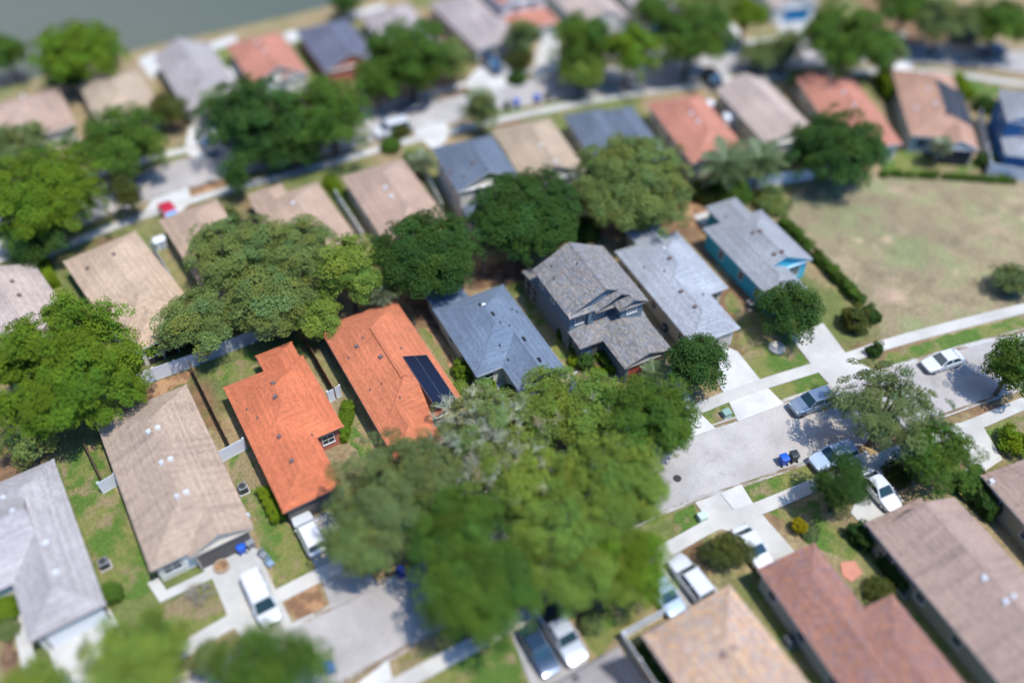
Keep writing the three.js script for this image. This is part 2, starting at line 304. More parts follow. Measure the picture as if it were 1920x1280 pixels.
slab([[528, 66], [560, 55], [567, 70], [545, 82]], M.white, 'white patio between the salmon and dark slate roofs', 'patio');
slab([[640, 30], [720, 8], [724, 14], [648, 40]], M.white, 'white patio strip behind the dark slate lake house', 'patio');
slab([[1205, 395], [1260, 375], [1345, 385], [1325, 415], [1285, 430]], M.sand, 'sandy clearing behind the pale grey roof', 'patio', 0.03);
slab([[1300, 405], [1345, 392], [1360, 405], [1322, 428]], M.white, 'pale concrete pad behind the teal house', 'patio', 0.06);
slab([[1575, 1055], [1602, 1052], [1618, 1075], [1597, 1092], [1580, 1080]], M.redPaver, 'small salmon paved patio beside the brown red roof', 'patio');
slab([[1135, 655], [1155, 650], [1180, 700], [1155, 705]], M.concrete, 'short entry walk beside the two storey house garage', 'garden_path', 0.06);
slab([[925, 712], [940, 708], [985, 770], [960, 780]], M.concrete, 'entry walk below the porch of the blue grey roof', 'garden_path', 0.06);
// ground cover patches
function patch(list, m, label, name = 'lawn', y = 0.012, jag = 0.5) { return structure(name, sheetGeo(ragged(pxs(list), jag), y), m, label, name === 'lawn' ? 'lawn' : name); }
patch([[1462, 402], [1500, 345], [1640, 330], [1990, 345], [1990, 555], [1780, 607], [1660, 638], [1640, 600]], M.field, 'wide dry mown field with bare pinkish patches', 'field', 0.004);
patch([[1389, 665], [1480, 636], [1517, 681], [1424, 713]], M.lawn, 'square green front lawn between two pale drives');
patch([[1440, 730], [1535, 699], [1556, 728], [1470, 756]], M.lawn, 'green verge behind the parked steel blue car', 'lawn', 0.05, 0.1);
patch([[1310, 776], [1367, 754], [1383, 788], [1341, 803]], M.lawn, 'small green verge square beside the white driveway', 'lawn', 0.05, 0.1);
patch([[1391, 906], [1508, 868], [1534, 901], [1414, 945]], M.lawn, 'green verge strip beside the white apron', 'lawn', 0.05, 0.1);
patch([[1262, 965], [1300, 945], [1334, 982], [1265, 1012]], M.lawn, 'green verge with the pale utility box', 'lawn', 0.05, 0.1);
patch([[1650, 705], [1680, 692], [1790, 660], [1880, 634], [1980, 606], [1980, 575], [1790, 625], [1665, 662]], M.lawn, 'long green verge along the dry field', 'lawn', 0.006, 0.5);
patch([[1355, 560], [1372, 545], [1425, 620], [1478, 632], [1390, 660], [1380, 600]], M.lawn, 'shaded green lawn between the pale grey and teal houses');
patch([[1445, 960], [1560, 925], [1640, 960], [1600, 1050], [1540, 1030], [1470, 985]], M.lawn, 'green front lawn with the golden shrub');
patch([[1700, 930], [1800, 880], [1830, 900], [1770, 950], [1745, 935]], M.lawn, 'green lawn in front of the streaked brown roof');
patch([[1690, 900], [1640, 870], [1690, 855], [1790, 810], [1812, 860], [1790, 890]], M.lawn, 'shaded lawn under the wispy street tree');
patch([[1835, 800], [1990, 760], [1990, 830], [1890, 850], [1860, 830]], M.lawn, 'lawn with the bright rounded bush by the pavement');
patch([[1390, 1075], [1420, 1070], [1620, 1330], [1540, 1330]], M.lawn, 'grass strip between the tan and brown red roofs');
patch([[1660, 1120], [1690, 1120], [1890, 1330], [1830, 1330]], M.lawn, 'grass strip between the two brown roofs');
patch([[745, 1238], [900, 1150], [1000, 1120], [1030, 1280], [900, 1300], [760, 1300]], M.lawn, 'green lawn across the street below the leaning oak');
patch([[1060, 1130], [1200, 1060], [1225, 1130], [1160, 1190], [1120, 1230]], M.lawn, 'mixed lawn beside the parked pickup');
patch([[785, 618], [800, 610], [826, 640], [862, 700], [895, 760], [858, 745]], M.lawn, 'green strip between the red roof and the blue grey house');
patch([[799, 612], [814, 612], [852, 676], [846, 690], [826, 655]], M.sand, 'bare sandy strip beside the cream wall', 'soil', 0.02);
patch([[875, 545], [900, 500], [990, 480], [1005, 520], [945, 535]], M.soil, 'brown leaf litter behind the blue grey roof', 'soil');
patch([[760, 560], [810, 545], [830, 620], [800, 615], [780, 590]], M.soil, 'dark leaf litter by the screen palm', 'soil');
patch([[942, 536], [975, 528], [1060, 640], [1105, 720], [1085, 720], [1010, 625]], M.lawn, 'olive grass strip beside the two storey house');
patch([[1080, 650], [1120, 660], [1150, 720], [1110, 745], [1080, 700]], M.soil, 'mulched bed with clipped shrubs beside the entry', 'soil', 0.02);
patch([[1075, 440], [1160, 440], [1200, 415], [1170, 400], [1090, 410]], M.soil, 'dark soil under the broad pale crown', 'soil');
patch([[640, 745], [668, 800], [745, 900], [700, 900], [640, 800], [605, 700]], M.lawn, 'green side yard between the two orange roofs');
patch([[395, 700], [470, 660], [560, 640], [500, 690], [415, 722]], M.lawn, 'shaded green back yard of the orange L shaped house');
patch([[108, 870], [175, 830], [275, 1040], [300, 1090], [270, 1120], [205, 1130]], M.lawn, 'patchy green strip between the lilac and brown roofs');
patch([[250, 735], [372, 685], [350, 715], [200, 795], [180, 780]], M.sand, 'sandy back yard of the streaked brown house', 'soil');
patch([[425, 860], [470, 840], [560, 1000], [590, 1072], [525, 1105], [480, 1010]], M.lawn, 'worn grass between the brown roof and the orange roof');
patch([[530, 1125], [592, 1085], [612, 1135], [562, 1165]], M.sand, 'bare brown verge beside the grey paved drive', 'soil', 0.05, 0.1);
patch([[300, 1130], [398, 1090], [428, 1160], [355, 1205], [300, 1190]], M.lawn, 'dry front lawn with the leafless shrub');
patch([[0, 1170], [20, 1170], [45, 1290], [0, 1290]], M.soil, 'red brown mulch bed beside the concrete walk', 'soil');
patch([[275, 385], [416, 340], [420, 350], [285, 392]], M.sand, 'tan dry verge along the far street', 'soil', 0.05, 0.1);
patch([[880, 215], [1015, 193], [1020, 202], [890, 225]], M.lawn, 'green verge with the wheeled bins', 'lawn', 0.05, 0.1);
patch([[1035, 205], [1060, 190], [1075, 210], [1065, 228]], M.lawn, 'green corner lawn beside the slate roof');
patch([[755, 280], [790, 268], [805, 330], [790, 345], [760, 315]], M.lawn, 'green front lawn between peach and slate roofs');
patch([[1650, 300], [1720, 270], [1830, 300], [1845, 325], [1660, 328]], M.lawn, 'bright green back lawn below the orange tan roof');
patch([[1740, 137], [1880, 158], [1870, 250], [1820, 180]], M.lawn, 'pale lawn between the orange tan and the blue houses');
patch([[1720, 124], [1880, 143], [1870, 150], [1720, 130]], M.lawn, 'green verge on the bend of the far street', 'lawn', 0.05, 0.1);
patch([[870, 150], [900, 118], [850, 128], [845, 150]], M.lawn, 'dry lawn beside the drive with the navy car');
patch([[85, 500], [100, 495], [125, 560], [105, 570]], M.lawn, 'bright grass strip between two tan roofs');
patch([[395, 95], [430, 88], [450, 140], [430, 140]], M.lawn, 'green gap beside the salmon lake house');
patch([[530, 70], [556, 62], [600, 130], [570, 130]], M.lawn, 'green gap beside the dark slate lake house');

// ---------- houses ----------
// Local frame of a house: x to the right along the street, z towards the lower street, origin at its far left eave corner.
// A roof piece: [x0, x1, z0, z1, ridge axis, end 0, end 1, eave height, pitch]; ends 'h' hip or 'g' gable.
function house(name, label, corner, px, turn, o) {
  const eave = o.eave || 2.9, a = deg(turn), pitch = o.pitch || 0.47, mats = { trim: M.trimWhite, ...o };
  const p0 = G(px[0], px[1], eave), X = V(Math.cos(a), 0, -Math.sin(a)), Z = V(Math.sin(a), 0, Math.cos(a));
  if (corner[1] === 'e') p0.addScaledVector(X, -o.W);
  if (corner[0] === 's') p0.addScaledVector(Z, -o.D);
  p0.y = 0;
  const t = thing(name, label, 'house', p0, a, o.group);
  const P = o.pieces.map((q, i) => { const [x0, x1, z0, z1, ax = 'z', e0 = 'h', e1 = 'h', y = eave, p = pitch, noWall] = q; return { x0, x1, z0, z1, ax, e0, e1, y: y - i * 0.006, p, noWall, i }; });
  const heightOf = (s, x, z) => {
    if (x < s.x0 || x > s.x1 || z < s.z0 || z > s.z1) return -1;
    const across = s.ax === 'z' ? Math.min(x - s.x0, s.x1 - x) : Math.min(z - s.z0, s.z1 - z);
    const [l, l0, l1] = s.ax === 'z' ? [z, s.z0, s.z1] : [x, s.x0, s.x1];
    return s.y + s.p * Math.min(across, s.e0 === 'h' ? l - l0 : 1e9, s.e1 === 'h' ? l1 - l : 1e9);
  };
  const roofY = (x, z) => Math.max(...P.map((s) => heightOf(s, x, z)));
  const toLocal = (w) => { const d = V().subVectors(w, p0); return [d.dot(X), d.dot(Z)]; };
  const onRoof = (u, v) => { for (let h = 9; h > 1.5; h -= 0.02) { const [x, z] = toLocal(G(u, v, h)); if (roofY(x, z) >= h) return V(x, h, z); } const [x, z] = toLocal(G(u, v, eave)); return V(x, eave, z); };
  const rf = new GB(), fs = new GB(), wl = new GB(), caps = [];
  const OV = 0.42, TH = 0.17;
  for (const s of P) {
    // work in (l, c): l along the ridge, c across
    const sw = s.ax === 'x', q = (l, c, y) => sw ? V(l, y, c) : V(c, y, l);
    const [l0, l1, c0, c1] = sw ? [s.x0, s.x1, s.z0, s.z1] : [s.z0, s.z1, s.x0, s.x1];
    const half = (c1 - c0) / 2, cm = (c0 + c1) / 2, yr = s.y + half * s.p;
    const r0 = s.e0 === 'h' ? Math.min(l0 + half, (l0 + l1) / 2) : l0, r1 = s.e1 === 'h' ? Math.max(l1 - half, (l0 + l1) / 2) : l1;
    const A = q(l0, c0, s.y), B = q(l0, c1, s.y), D = q(l1, c0, s.y), E = q(l1, c1, s.y), R0 = q(r0, cm, yr), R1 = q(r1, cm, yr);
    rf.poly([A, D, R1, R0], true); rf.poly([B, E, R1, R0], true);
    if (s.e0 === 'h') rf.poly([A, B, R0], true);
    if (s.e1 === 'h') rf.poly([D, E, R1], true);
    caps.push([R0, R1]);
    if (s.e0 === 'h') caps.push([A, R0], [B, R0]);
    if (s.e1 === 'h') caps.push([D, R1], [E, R1]);
    // fascia, soffit, rake boards
    const down = (p) => V(p.x, p.y - TH, p.z), strip = (p, r) => fs.poly([p, r, down(r), down(p)]);
    strip(A, D); strip(B, E);
    fs.poly([A, B, E, D].map((p) => V(p.x, p.y - TH + 0.004, p.z)));
    for (const [e, p, r, k] of [[s.e0, A, B, R0], [s.e1, D, E, R1]]) { if (e === 'h') strip(p, r); else { strip(p, k); strip(k, r); } }
    if (!s.noWall) {
      const g0 = s.e0 === 'g' ? 0.3 : OV, g1e = s.e1 === 'g' ? 0.3 : OV, w = OV + s.i * 0.004, top = s.y - TH;
      const wl0 = l0 + g0 + s.i * 0.004, wl1 = l1 - g1e - s.i * 0.004;
      if (sw) wl.box(wl0, wl1, 0, top, c0 + w, c1 - w); else wl.box(c0 + w, c1 - w, 0, top, wl0, wl1);
      for (const [e, l] of [[s.e0, wl0], [s.e1, wl1]]) if (e === 'g') wl.poly([q(l, c0 + w, top), q(l, c1 - w, top), q(l, c1 - w, s.y + w * s.p - 0.06), q(l, cm, yr - 0.06), q(l, c0 + w, s.y + w * s.p - 0.06)]);
    }
  }
  const roofPart = part('roof', rf.geo(), o.roof, t);
  part('fascia', fs.geo(), mats.trim, t);
  part('wall', wl.geo(), o.wall, t);
  // ridge and hip caps where they lie on the outer surface
  for (const [p, r] of caps) {
    const n = Math.max(2, Math.ceil(p.distanceTo(r) / 0.5)); let run = null; const runs = [];
    for (let k = 0; k <= n; k++) { const c = p.clone().lerp(r, k / n); if (roofY(c.x, c.z) < c.y + 0.06) { if (!run) runs.push(run = [c, c]); run[1] = c; } else run = null; }
    for (const [u, v] of runs) {
      if (u.distanceTo(v) < 0.6) continue;
      const d = V().subVectors(v, u), s = V(d.z, 0, -d.x).normalize().multiplyScalar(0.15), up = V(0, 0.035, 0), dn = V(0, -0.035, 0), b = new GB();
      const m = (c) => c.clone().add(up), l = (c) => c.clone().add(s).add(dn), g = (c) => c.clone().sub(s).add(dn);
      b.poly([m(u), m(v), l(v), l(u)], true); b.poly([m(u), m(v), g(v), g(u)], true);
      part('ridge_cap', b.geo(), o.roof, roofPart);
    }
  }
  const slopeAt = (x, z) => V(-(roofY(x + 0.1, z) - roofY(x - 0.1, z)) / 0.2, 1, -(roofY(x, z + 0.1) - roofY(x, z - 0.1)) / 0.2).normalize();
  function fit(mesh, p, spin = 0) { mesh.position.copy(p); mesh.quaternion.setFromUnitVectors(V(0, 1, 0), slopeAt(p.x, p.z)); mesh.rotateY(spin); }
  for (const [u, v, kind = 'g'] of o.vents || []) {
    const p = onRoof(u, v);
    if (kind === 'p') { const m = part('vent_pipe', pipeGeo, o.pipe || M.ventBlack, roofPart); m.position.copy(p); continue; }
    const m = part('roof_vent', kind === 'b' ? ventLongGeo : ventGeo, kind === 'b' ? M.ventBlack : kind === 'd' ? M.ventBrown : M.ventGrey, roofPart); fit(m, p);
  }
  // panels given by two opposite corners on the same slope, split in rows across
  for (const [u0, v0, u1, v1, nx, nz, mat = M.solar] of o.panels || []) {
    const a0 = onRoof(u0, v0), b0 = onRoof(u1, v1), xa = Math.min(a0.x, b0.x), xb = Math.max(a0.x, b0.x), za = Math.min(a0.z, b0.z), zb = Math.max(a0.z, b0.z);
    const wx = (xb - xa) / nx, wz = (zb - za) / nz;
    for (let i = 0; i < nx; i++) for (let k = 0; k < nz; k++) {
      const cx = xa + (i + 0.5) * wx, cz = za + (k + 0.5) * wz, c = V(cx, roofY(cx, cz), cz), n = slopeAt(cx, cz);
      const m = part('solar_panel', new THREE.BoxGeometry(wx / n.y - 0.03, 0.05, wz - 0.02), mat, roofPart); fit(m, c.clone().addScaledVector(n, 0.1));
      const f = new GB(), W = wx / n.y - 0.02, Dz = wz - 0.01; for (const s of [-1, 1]) { f.box(s * W / 2 - 0.012, s * W / 2 + 0.012, -0.02, 0.03, -Dz / 2, Dz / 2); f.box(-W / 2, W / 2, -0.02, 0.029, s * Dz / 2 - 0.012, s * Dz / 2 + 0.012); }
      part('panel_frame', f.geo(), M.metal, m);
    }
  }
  // openings: face, piece, centre along the wall from its left end seen from outside as a share, sill, width, height
  function place(geo, m, nm, face, pi, share, y, parent = t) {
    const s = P[pi], ins = (e) => (e === 'g' ? 0.3 : OV) + s.i * 0.004, iw = OV + s.i * 0.004;
    const z0 = s.z0 + (s.ax === 'z' ? ins(s.e0) : iw), z1 = s.z1 - (s.ax === 'z' ? ins(s.e1) : iw), x0 = s.x0 + (s.ax === 'z' ? iw : ins(s.e0)), x1 = s.x1 - (s.ax === 'z' ? iw : ins(s.e1));
    const o2 = part(nm, geo, m, parent);
    if (face === 'S') o2.position.set(x0 + share * (x1 - x0), y, z1);
    if (face === 'N') { o2.position.set(x1 - share * (x1 - x0), y, z0); o2.rotation.y = Math.PI; }
    if (face === 'W') { o2.position.set(x0, y, z0 + share * (z1 - z0)); o2.rotation.y = -Math.PI / 2; }
    if (face === 'E') { o2.position.set(x1, y, z1 - share * (z1 - z0)); o2.rotation.y = Math.PI / 2; }
    return o2;
  }
  for (const [face, pi, share, sill, w, h, nx = 2, ny = 2] of o.windows || []) {
    const f = new GB(), d = 0.035, b = 0.06;
    f.box(-w / 2 - b, -w / 2, 0, h, 0.003, d + 0.02); f.box(w / 2, w / 2 + b, 0, h, 0.003, d + 0.02); f.box(-w / 2 - b, w / 2 + b, h, h + b, 0.003, d + 0.02); f.box(-w / 2 - b - 0.04, w / 2 + b + 0.04, -b, 0, 0.003, d + 0.06);
    for (let i = 1; i < nx; i++) f.box(-w / 2 + i * w / nx - 0.018, -w / 2 + i * w / nx + 0.018, 0, h, 0.008, d);
    for (let i = 1; i < ny; i++) f.box(-w / 2, w / 2, i * h / ny - 0.018, i * h / ny + 0.018, 0.008, d - 0.003);
    const wnd = place(f.geo(), M.trimWhite, 'window', face, pi, share, sill);
    part('pane', new GB().box(-w / 2, w / 2, 0, h, 0.004, 0.014).geo(), M.glass, wnd);
  }
  if (o.garage) {
    const [face, pi, share, w, m = M.trimWhite] = o.garage;
    const dgeo = new GB(); for (let k = 0; k < 4; k++) dgeo.box(-w / 2, w / 2, k * 0.53 + 0.012, (k + 1) * 0.53 - 0.012, 0.004, 0.05);
    const gd = place(dgeo.geo(), m, 'garage_door', face, pi, share, 0.1);
    const fr = new GB(); fr.box(-w / 2 - 0.12, -w / 2, 0, 2.2, 0.005, 0.09).box(w / 2, w / 2 + 0.12, 0, 2.2, 0.005, 0.09).box(-w / 2 - 0.12, w / 2 + 0.12, 2.2, 2.32, 0.005, 0.09);
    part('door_frame', fr.geo(), mats.trim, gd);
  }
  if (o.door) { const [face, pi, share, m = M.trimWhite] = o.door; const d = place(new GB().box(-0.46, 0.46, 0.02, 2.05, 0.004, 0.05).geo(), m, 'front_door', face, pi, share, 0.08); part('door_handle', new GB().box(0.34, 0.4, 0.95, 1.05, 0.05, 0.1).geo(), M.metal, d); }
  if (o.extra) o.extra(t, { roofY, onRoof, place, P, roofPart, fit });
  return t;
}
const ventGeo = (() => { const b = mergeGeometries([new RoundedBoxGeometry(0.36, 0.17, 0.36, 2, 0.05).translate(0, 0.13, 0), new THREE.BoxGeometry(0.46, 0.03, 0.46).translate(0, 0.02, 0).toNonIndexed()]); return b; })();
const ventLongGeo = mergeGeometries([new RoundedBoxGeometry(0.26, 0.15, 0.52, 2, 0.06).translate(0, 0.12, 0), new THREE.BoxGeometry(0.34, 0.03, 0.62).translate(0, 0.02, 0).toNonIndexed()]);
const pipeGeo = mergeGeometries([new THREE.CylinderGeometry(0.045, 0.045, 0.36, 10).translate(0, 0.12, 0).toNonIndexed(), new THREE.CylinderGeometry(0.06, 0.13, 0.1, 10).translate(0, 0.05, 0).toNonIndexed()]);
const sideWindows = (face, pi, n, sill = 0.95) => Array.from({ length: n }, (_, i) => [face, pi, (i + 0.5) / n + 0.03 * Math.sin(i * 7 + n), sill, 0.9, 1.15, 1, 2]);

// the row between the two streets' back fences, from the lilac roof to the teal house
house('bungalow', 'single storey house with pale lilac grey roof and white garage door', 'ne', [100, 860], 33, { W: 8.6, D: 17.2, roof: roof.lilac, wall: wall.cream, trim: M.trimDark,
  pieces: [[2.6, 8.6, 0, 17.2], [-4, 5.6, 1.2, 11.2, 'x', 'h', 'g']], garage: ['S', 0, 0.55, 4.6], windows: [...sideWindows('E', 0, 3), ['W', 0, 0.86, 1, 0.9, 1.1, 1, 2]],
  vents: [[23, 958], [6, 933], [85, 1018], [104, 1073]] });
house('bungalow', 'single storey house with streaked brown roof and white paired roof vents', 'nw', [178, 790], 31.5, { W: 8.9, D: 19, roof: roof.tanStreak, wall: wall.cream, trim: M.trimTan,
  pieces: [[0, 8.9, 0, 18.6], [3.2, 8.88, 8, 19.1, 'z', 'g', 'g']], garage: ['S', 1, 0.5, 4.6, M.trimDark], windows: [...sideWindows('E', 0, 4), ['S', 0, 0.15, 0.9, 1.5, 1.2, 2, 2]], door: ['S', 0, 0.33],
  vents: [[278, 809], [295, 802], [303, 867], [319, 861], [332, 930], [348, 923], [463, 967]] });
house('bungalow', 'orange roofed L shaped house with brick front and grey vents', 'nw', [418, 726], 30.5, { W: 8.4, D: 16.8, roof: roof.orange, wall: wall.brick, trim: M.trimDark,
  pieces: [[0, 8.4, 0, 10.6], [0.01, 5.7, 1, 16.8], [4.2, 8.1, -2.6, 3, 'z', 'h', 'g', 2.75]], garage: ['S', 1, 0.45, 4.2, M.trimDark], windows: [...sideWindows('E', 0, 2), ['S', 0, 0.84, 0.9, 1.1, 1.2, 2, 2], ['E', 1, 0.2, 0.9, 0.9, 1.2, 1, 2]],
  vents: [[512, 719, 'd'], [516, 744, 'd'], [524, 818, 'd'], [547, 864, 'd'], [463, 768, 'p'], [483, 784, 'p'], [585, 815, 'p']], pipe: M.ventBrown });
house('bungalow', 'long red orange roofed house with a black solar panel pair', 'nw', [598, 615], 29.5, { W: 8.8, D: 19.7, roof: roof.red, wall: wall.olive, trim: M.trimTan, pitch: 0.45,
  pieces: [[0, 8.8, 0, 16.6], [0.01, 5.0, 8, 19.7, 'z', 'g', 'h'], [5.0, 8.6, 10, 16.9, 'z', 'g', 'g']], windows: sideWindows('E', 0, 3), garage: ['S', 1, 0.5, 3.6],
  panels: [[754, 670, 862, 764, 2, 1]], vents: [[669, 649, 'd'], [714, 669, 'd'], [654, 671, 'p'], [694, 731, 'p'], [716, 720, 'p'], [750, 746, 'p'], [752, 654, 'p'], [680, 634, 'p']], pipe: M.ventBrown,
  extra(t, k) { const s = k.P[0], xm = (s.x0 + s.x1) / 2, y = s.y + (s.x1 - s.x0) / 2 * s.p, b = new GB(), z0 = s.z0 + 4.4, z1 = s.z1 - 4.4;
    for (const d of [-1, 1]) b.poly([V(xm, y + 0.16, z0), V(xm, y + 0.16, z1), V(xm + d * 0.3, y + 0.03, z1), V(xm + d * 0.3, y + 0.03, z0)], true).poly([V(xm + d * 0.3, y + 0.03, z0), V(xm + d * 0.3, y + 0.03, z1), V(xm + d * 0.3, y - 0.13, z1), V(xm + d * 0.3, y - 0.13, z0)]);
    for (const z of [z0, z1]) b.poly([V(xm, y + 0.16, z), V(xm + 0.3, y + 0.03, z), V(xm + 0.3, y - 0.13, z), V(xm - 0.3, y - 0.13, z), V(xm - 0.3, y + 0.03, z)]);
    part('ridge_vent', b.geo(), roof.red, k.roofPart); } });
house('bungalow', 'blue grey shingle roofed house with cream walls and black roof vents', 'nw', [811.5, 580], 27.5, { W: 8.5, D: 17.5, roof: roof.slateBlue, wall: wall.cream,
  pieces: [[0, 8.5, 0, 10.8], [2.9, 8.49, 4, 17.5, 'z', 'g', 'h'], [0.15, 4.35, -3.2, 2, 'z', 'g', 'g', 2.78, 0.16]], windows: [['W', 0, 0.32, 1, 0.7, 1, 1, 2], ['W', 0, 0.66, 0.9, 1, 1.2, 1, 2], ['S', 0, 0.15, 0.9, 1, 1.2, 1, 2], ['E', 0, 0.3, 1, 1, 1.1, 1, 2]], door: ['W', 1, 0.6], garage: ['S', 1, 0.5, 4.4],
  vents: [[924, 589, 'b'], [982, 636, 'b'], [1011, 675, 'b'], [901, 572, 'b'], [960, 581, 'p'], [938, 605, 'p'], [955, 611, 'p'], [937, 648, 'p'], [953, 675, 'p'], [969, 585, 'p']],
  extra(t, k) { const m = part('vent_flap', new RoundedBoxGeometry(0.5, 0.12, 0.42, 2, 0.04), M.trimWhite, k.roofPart); const p = k.onRoof(906, 571.5); k.fit(m, p); m.position.y += 0.1; } });
house('two_storey_house', 'two storey slate blue house with mottled grey brown shingles', 'nw', [998.5, 505], 26, { W: 8.8, D: 8.2, eave: 5.6, pitch: 0.5, roof: roof.mixed, wall: wall.blueGrey, trim: std({ color: C(0.22, 0.2, 0.18), roughness: 0.7 }),
  pieces: [[0, 8.8, 0, 8.1, 'z', 'g', 'g'], [2.9, 8.79, 5.2, 8.75, 'z', 'g', 'g', 5.59, 0.5, true], [5.2, 8.78, 6, 9.6, 'z', 'g', 'g', 5.58, 0.5], [0.3, 8.8, 5.4, 10.4, 'x', 'h', 'g', 2.95, 0.3], [3.0, 8.83, 7, 14.8, 'z', 'g', 'g', 2.97, 0.36], [0.15, 3.3, -2.9, 0.9, 'x', 'g', 'g', 2.9, 0.2, true]],
  windows: [['S', 0, 0.15, 3.75, 1.0, 1.2, 3, 4], ['S', 0, 0.44, 3.75, 1.0, 1.2, 3, 4], ['S', 2, 0.5, 4.3, 1.1, 0.95, 3, 4], ['W', 0, 0.16, 4.1, 0.7, 0.95, 1, 2], ['W', 0, 0.5, 4.1, 0.7, 0.95, 1, 2], ['W', 3, 0.5, 0.9, 0.8, 1.1, 1, 2]],
  garage: ['S', 4, 0.5, 4.4, std({ color: C(0.30, 0.06, 0.04), roughness: 0.6 })], door: ['S', 3, 0.22, M.trimDark], vents: [[1034, 500, 'p'], [1039, 522, 'p'], [1082, 495, 'p']],
  extra(t) { // pent roof below the front gable
    const b = new GB(); b.poly([V(0, 5.58, 8.4), V(5.2, 5.58, 8.4), V(5.2, 5.85, 7.85), V(0, 5.85, 7.85)], true).poly([V(0, 5.58, 8.4), V(5.2, 5.58, 8.4), V(5.2, 5.44, 8.4), V(0, 5.44, 8.4)]).poly([V(0, 5.44, 8.4), V(5.2, 5.44, 8.4), V(5.2, 5.44, 7.85), V(0, 5.44, 7.85)]).poly([V(0, 5.58, 8.4), V(0, 5.85, 7.85), V(0, 5.44, 7.85), V(0, 5.44, 8.4)]);
    part('pent_roof', b.geo(), roof.mixed, t);
    const bump = new GB().box(2.35, 3.0, 3, 5.42, 7.7, 8.3); part('bay', bump.geo(), wall.blueGrey, t);
    // screened porch
    const pf = new GB(), x0 = 0.5, x1 = 3.1, z0 = -2.4, z1 = 0.35, y = 2.72;
    for (const z of [z0, (z0 + z1) / 2, z1]) pf.box(x0 - 0.05, x0 + 0.05, 0, y, z - 0.05, z + 0.05);
    for (const x of [(x0 + x1) / 2, x1]) pf.box(x - 0.05, x + 0.05, 0, y, z0 - 0.05, z0 + 0.05);
    for (const yy of [0.12, 1.1, y - 0.1]) { pf.box(x0 - 0.045, x0 + 0.045, yy - 0.04, yy + 0.04, z0, z1); pf.box(x0, x1, yy - 0.04, yy + 0.04, z0 - 0.045, z0 + 0.045); }
    part('porch_frame', pf.geo(), M.trimWhite, t);
    part('porch_screen', new GB().box(x0 - 0.006, x0 + 0.006, 0, y, z0, z1).box(x0, x1, 0, y, z0 - 0.006, z0 + 0.006).geo(), M.screen, t);
  } });
house('bungalow', 'pale grey roofed house with beige walls beside the teal house', 'nw', [1153, 471], 25, { W: 8.4, D: 16.2, roof: roof.paleGrey, wall: wall.beige,
  pieces: [[0, 8.4, 0, 10.6], [0.01, 6.0, 1, 16.3], [2.9, 7.2, -3, 3, 'z', 'h', 'g', 2.85]], windows: [...sideWindows('W', 0, 3), ['W', 1, 0.85, 1, 0.8, 1.1, 1, 2], ['S', 0, 0.87, 0.9, 1, 1.1, 1, 2]], garage: ['S', 1, 0.5, 4.6, M.trimTan],
  vents: [[1256, 484, 'd'], [1278, 546, 'd'], [1304, 575, 'd'], [1245, 466], [1208, 502, 'p'], [1246, 509, 'p'], [1318, 553, 'p']] });
house('bungalow', 'bright teal walled house with a grey roof beside the hedge', 'nw', [1318, 428], 25, { W: 8.4, D: 13.5, roof: roof.grey, wall: wall.teal, trim: std({ color: C(0.42, 0.55, 0.62) }),
  pieces: [[0, 8.4, 0, 9.9, 'z', 'h', 'g'], [0.01, 4.8, 3, 13.6, 'z', 'g', 'h'], [2.6, 7, -3.4, 3, 'z', 'h', 'g', 2.85]], windows: [['W', 0, 0.35, 1, 0.8, 1.1, 1, 2], ['W', 0, 0.78, 1, 0.8, 1.1, 1, 2], ['S', 0, 0.78, 0.9, 1.4, 1.3, 2, 2], ['W', 1, 0.75, 1, 0.8, 1.1, 1, 2]], door: ['E', 1, 0.2],
  vents: [[1413, 436, 'd'], [1426, 433, 'd'], [1453, 476, 'd'], [1467, 472, 'd'], [1361, 407, 'p']] });
// across the near street
house('bungalow', 'grey brown roofed house with a dark roof panel by the pickup', 'ne', [1160, 1212], 30, { W: 8.6, D: 15, roof: roof.taupe, wall: wall.olive, pieces: [[0, 8.6, 0, 15]], panels: [[1128, 1252, 1215, 1288, 2, 1, M.solarMat]], vents: [[1080, 1272, 'b']], garage: ['N', 0, 0.5, 4.6] });
house('bungalow', 'light tan mottled roof with two purple brown vents', 'nw', [1203, 1190], 29.5, { W: 8.9, D: 18, roof: roof.tanMottled, wall: wall.cream, pieces: [[0, 8.9, 0, 18]], windows: sideWindows('W', 0, 3), garage: ['N', 0, 0.5, 4.6], vents: [[1357, 1227, 'd'], [1374, 1216, 'd']] });
house('bungalow', 'brown red mottled roof beside the salmon patio', 'nw', [1420, 1066], 24.5, { W: 8.8, D: 18, roof: roof.brownRed, wall: wall.grey, pieces: [[0, 5.9, 0, 17], [1.5, 8.8, 6.5, 18]], windows: sideWindows('W', 0, 4), garage: ['N', 0, 0.5, 4.2] });
house('bungalow', 'streaked dull brown roof with small grey vents', 'nw', [1623, 980], 24.5, { W: 9.0, D: 18, roof: roof.brownStreak, wall: wall.olive, pieces: [[0, 9.0, 1.2, 18, 'z', 'g', 'g'], [0.01, 6.2, 0, 9, 'z', 'h', 'g']], windows: sideWindows('W', 0, 4), garage: ['N', 1, 0.5, 4.2], vents: [[1846, 1083], [1886, 1127], [1900, 1118]] });
house('bungalow', 'brown roofed house behind the rounded dark hedge block', 'nw', [1840, 891], 21, { W: 8.6, D: 17, roof: roof.brownStreak, wall: wall.olive, pieces: [[0, 8.6, 0, 17]], windows: sideWindows('W', 0, 4), vents: [[1860, 902]] });
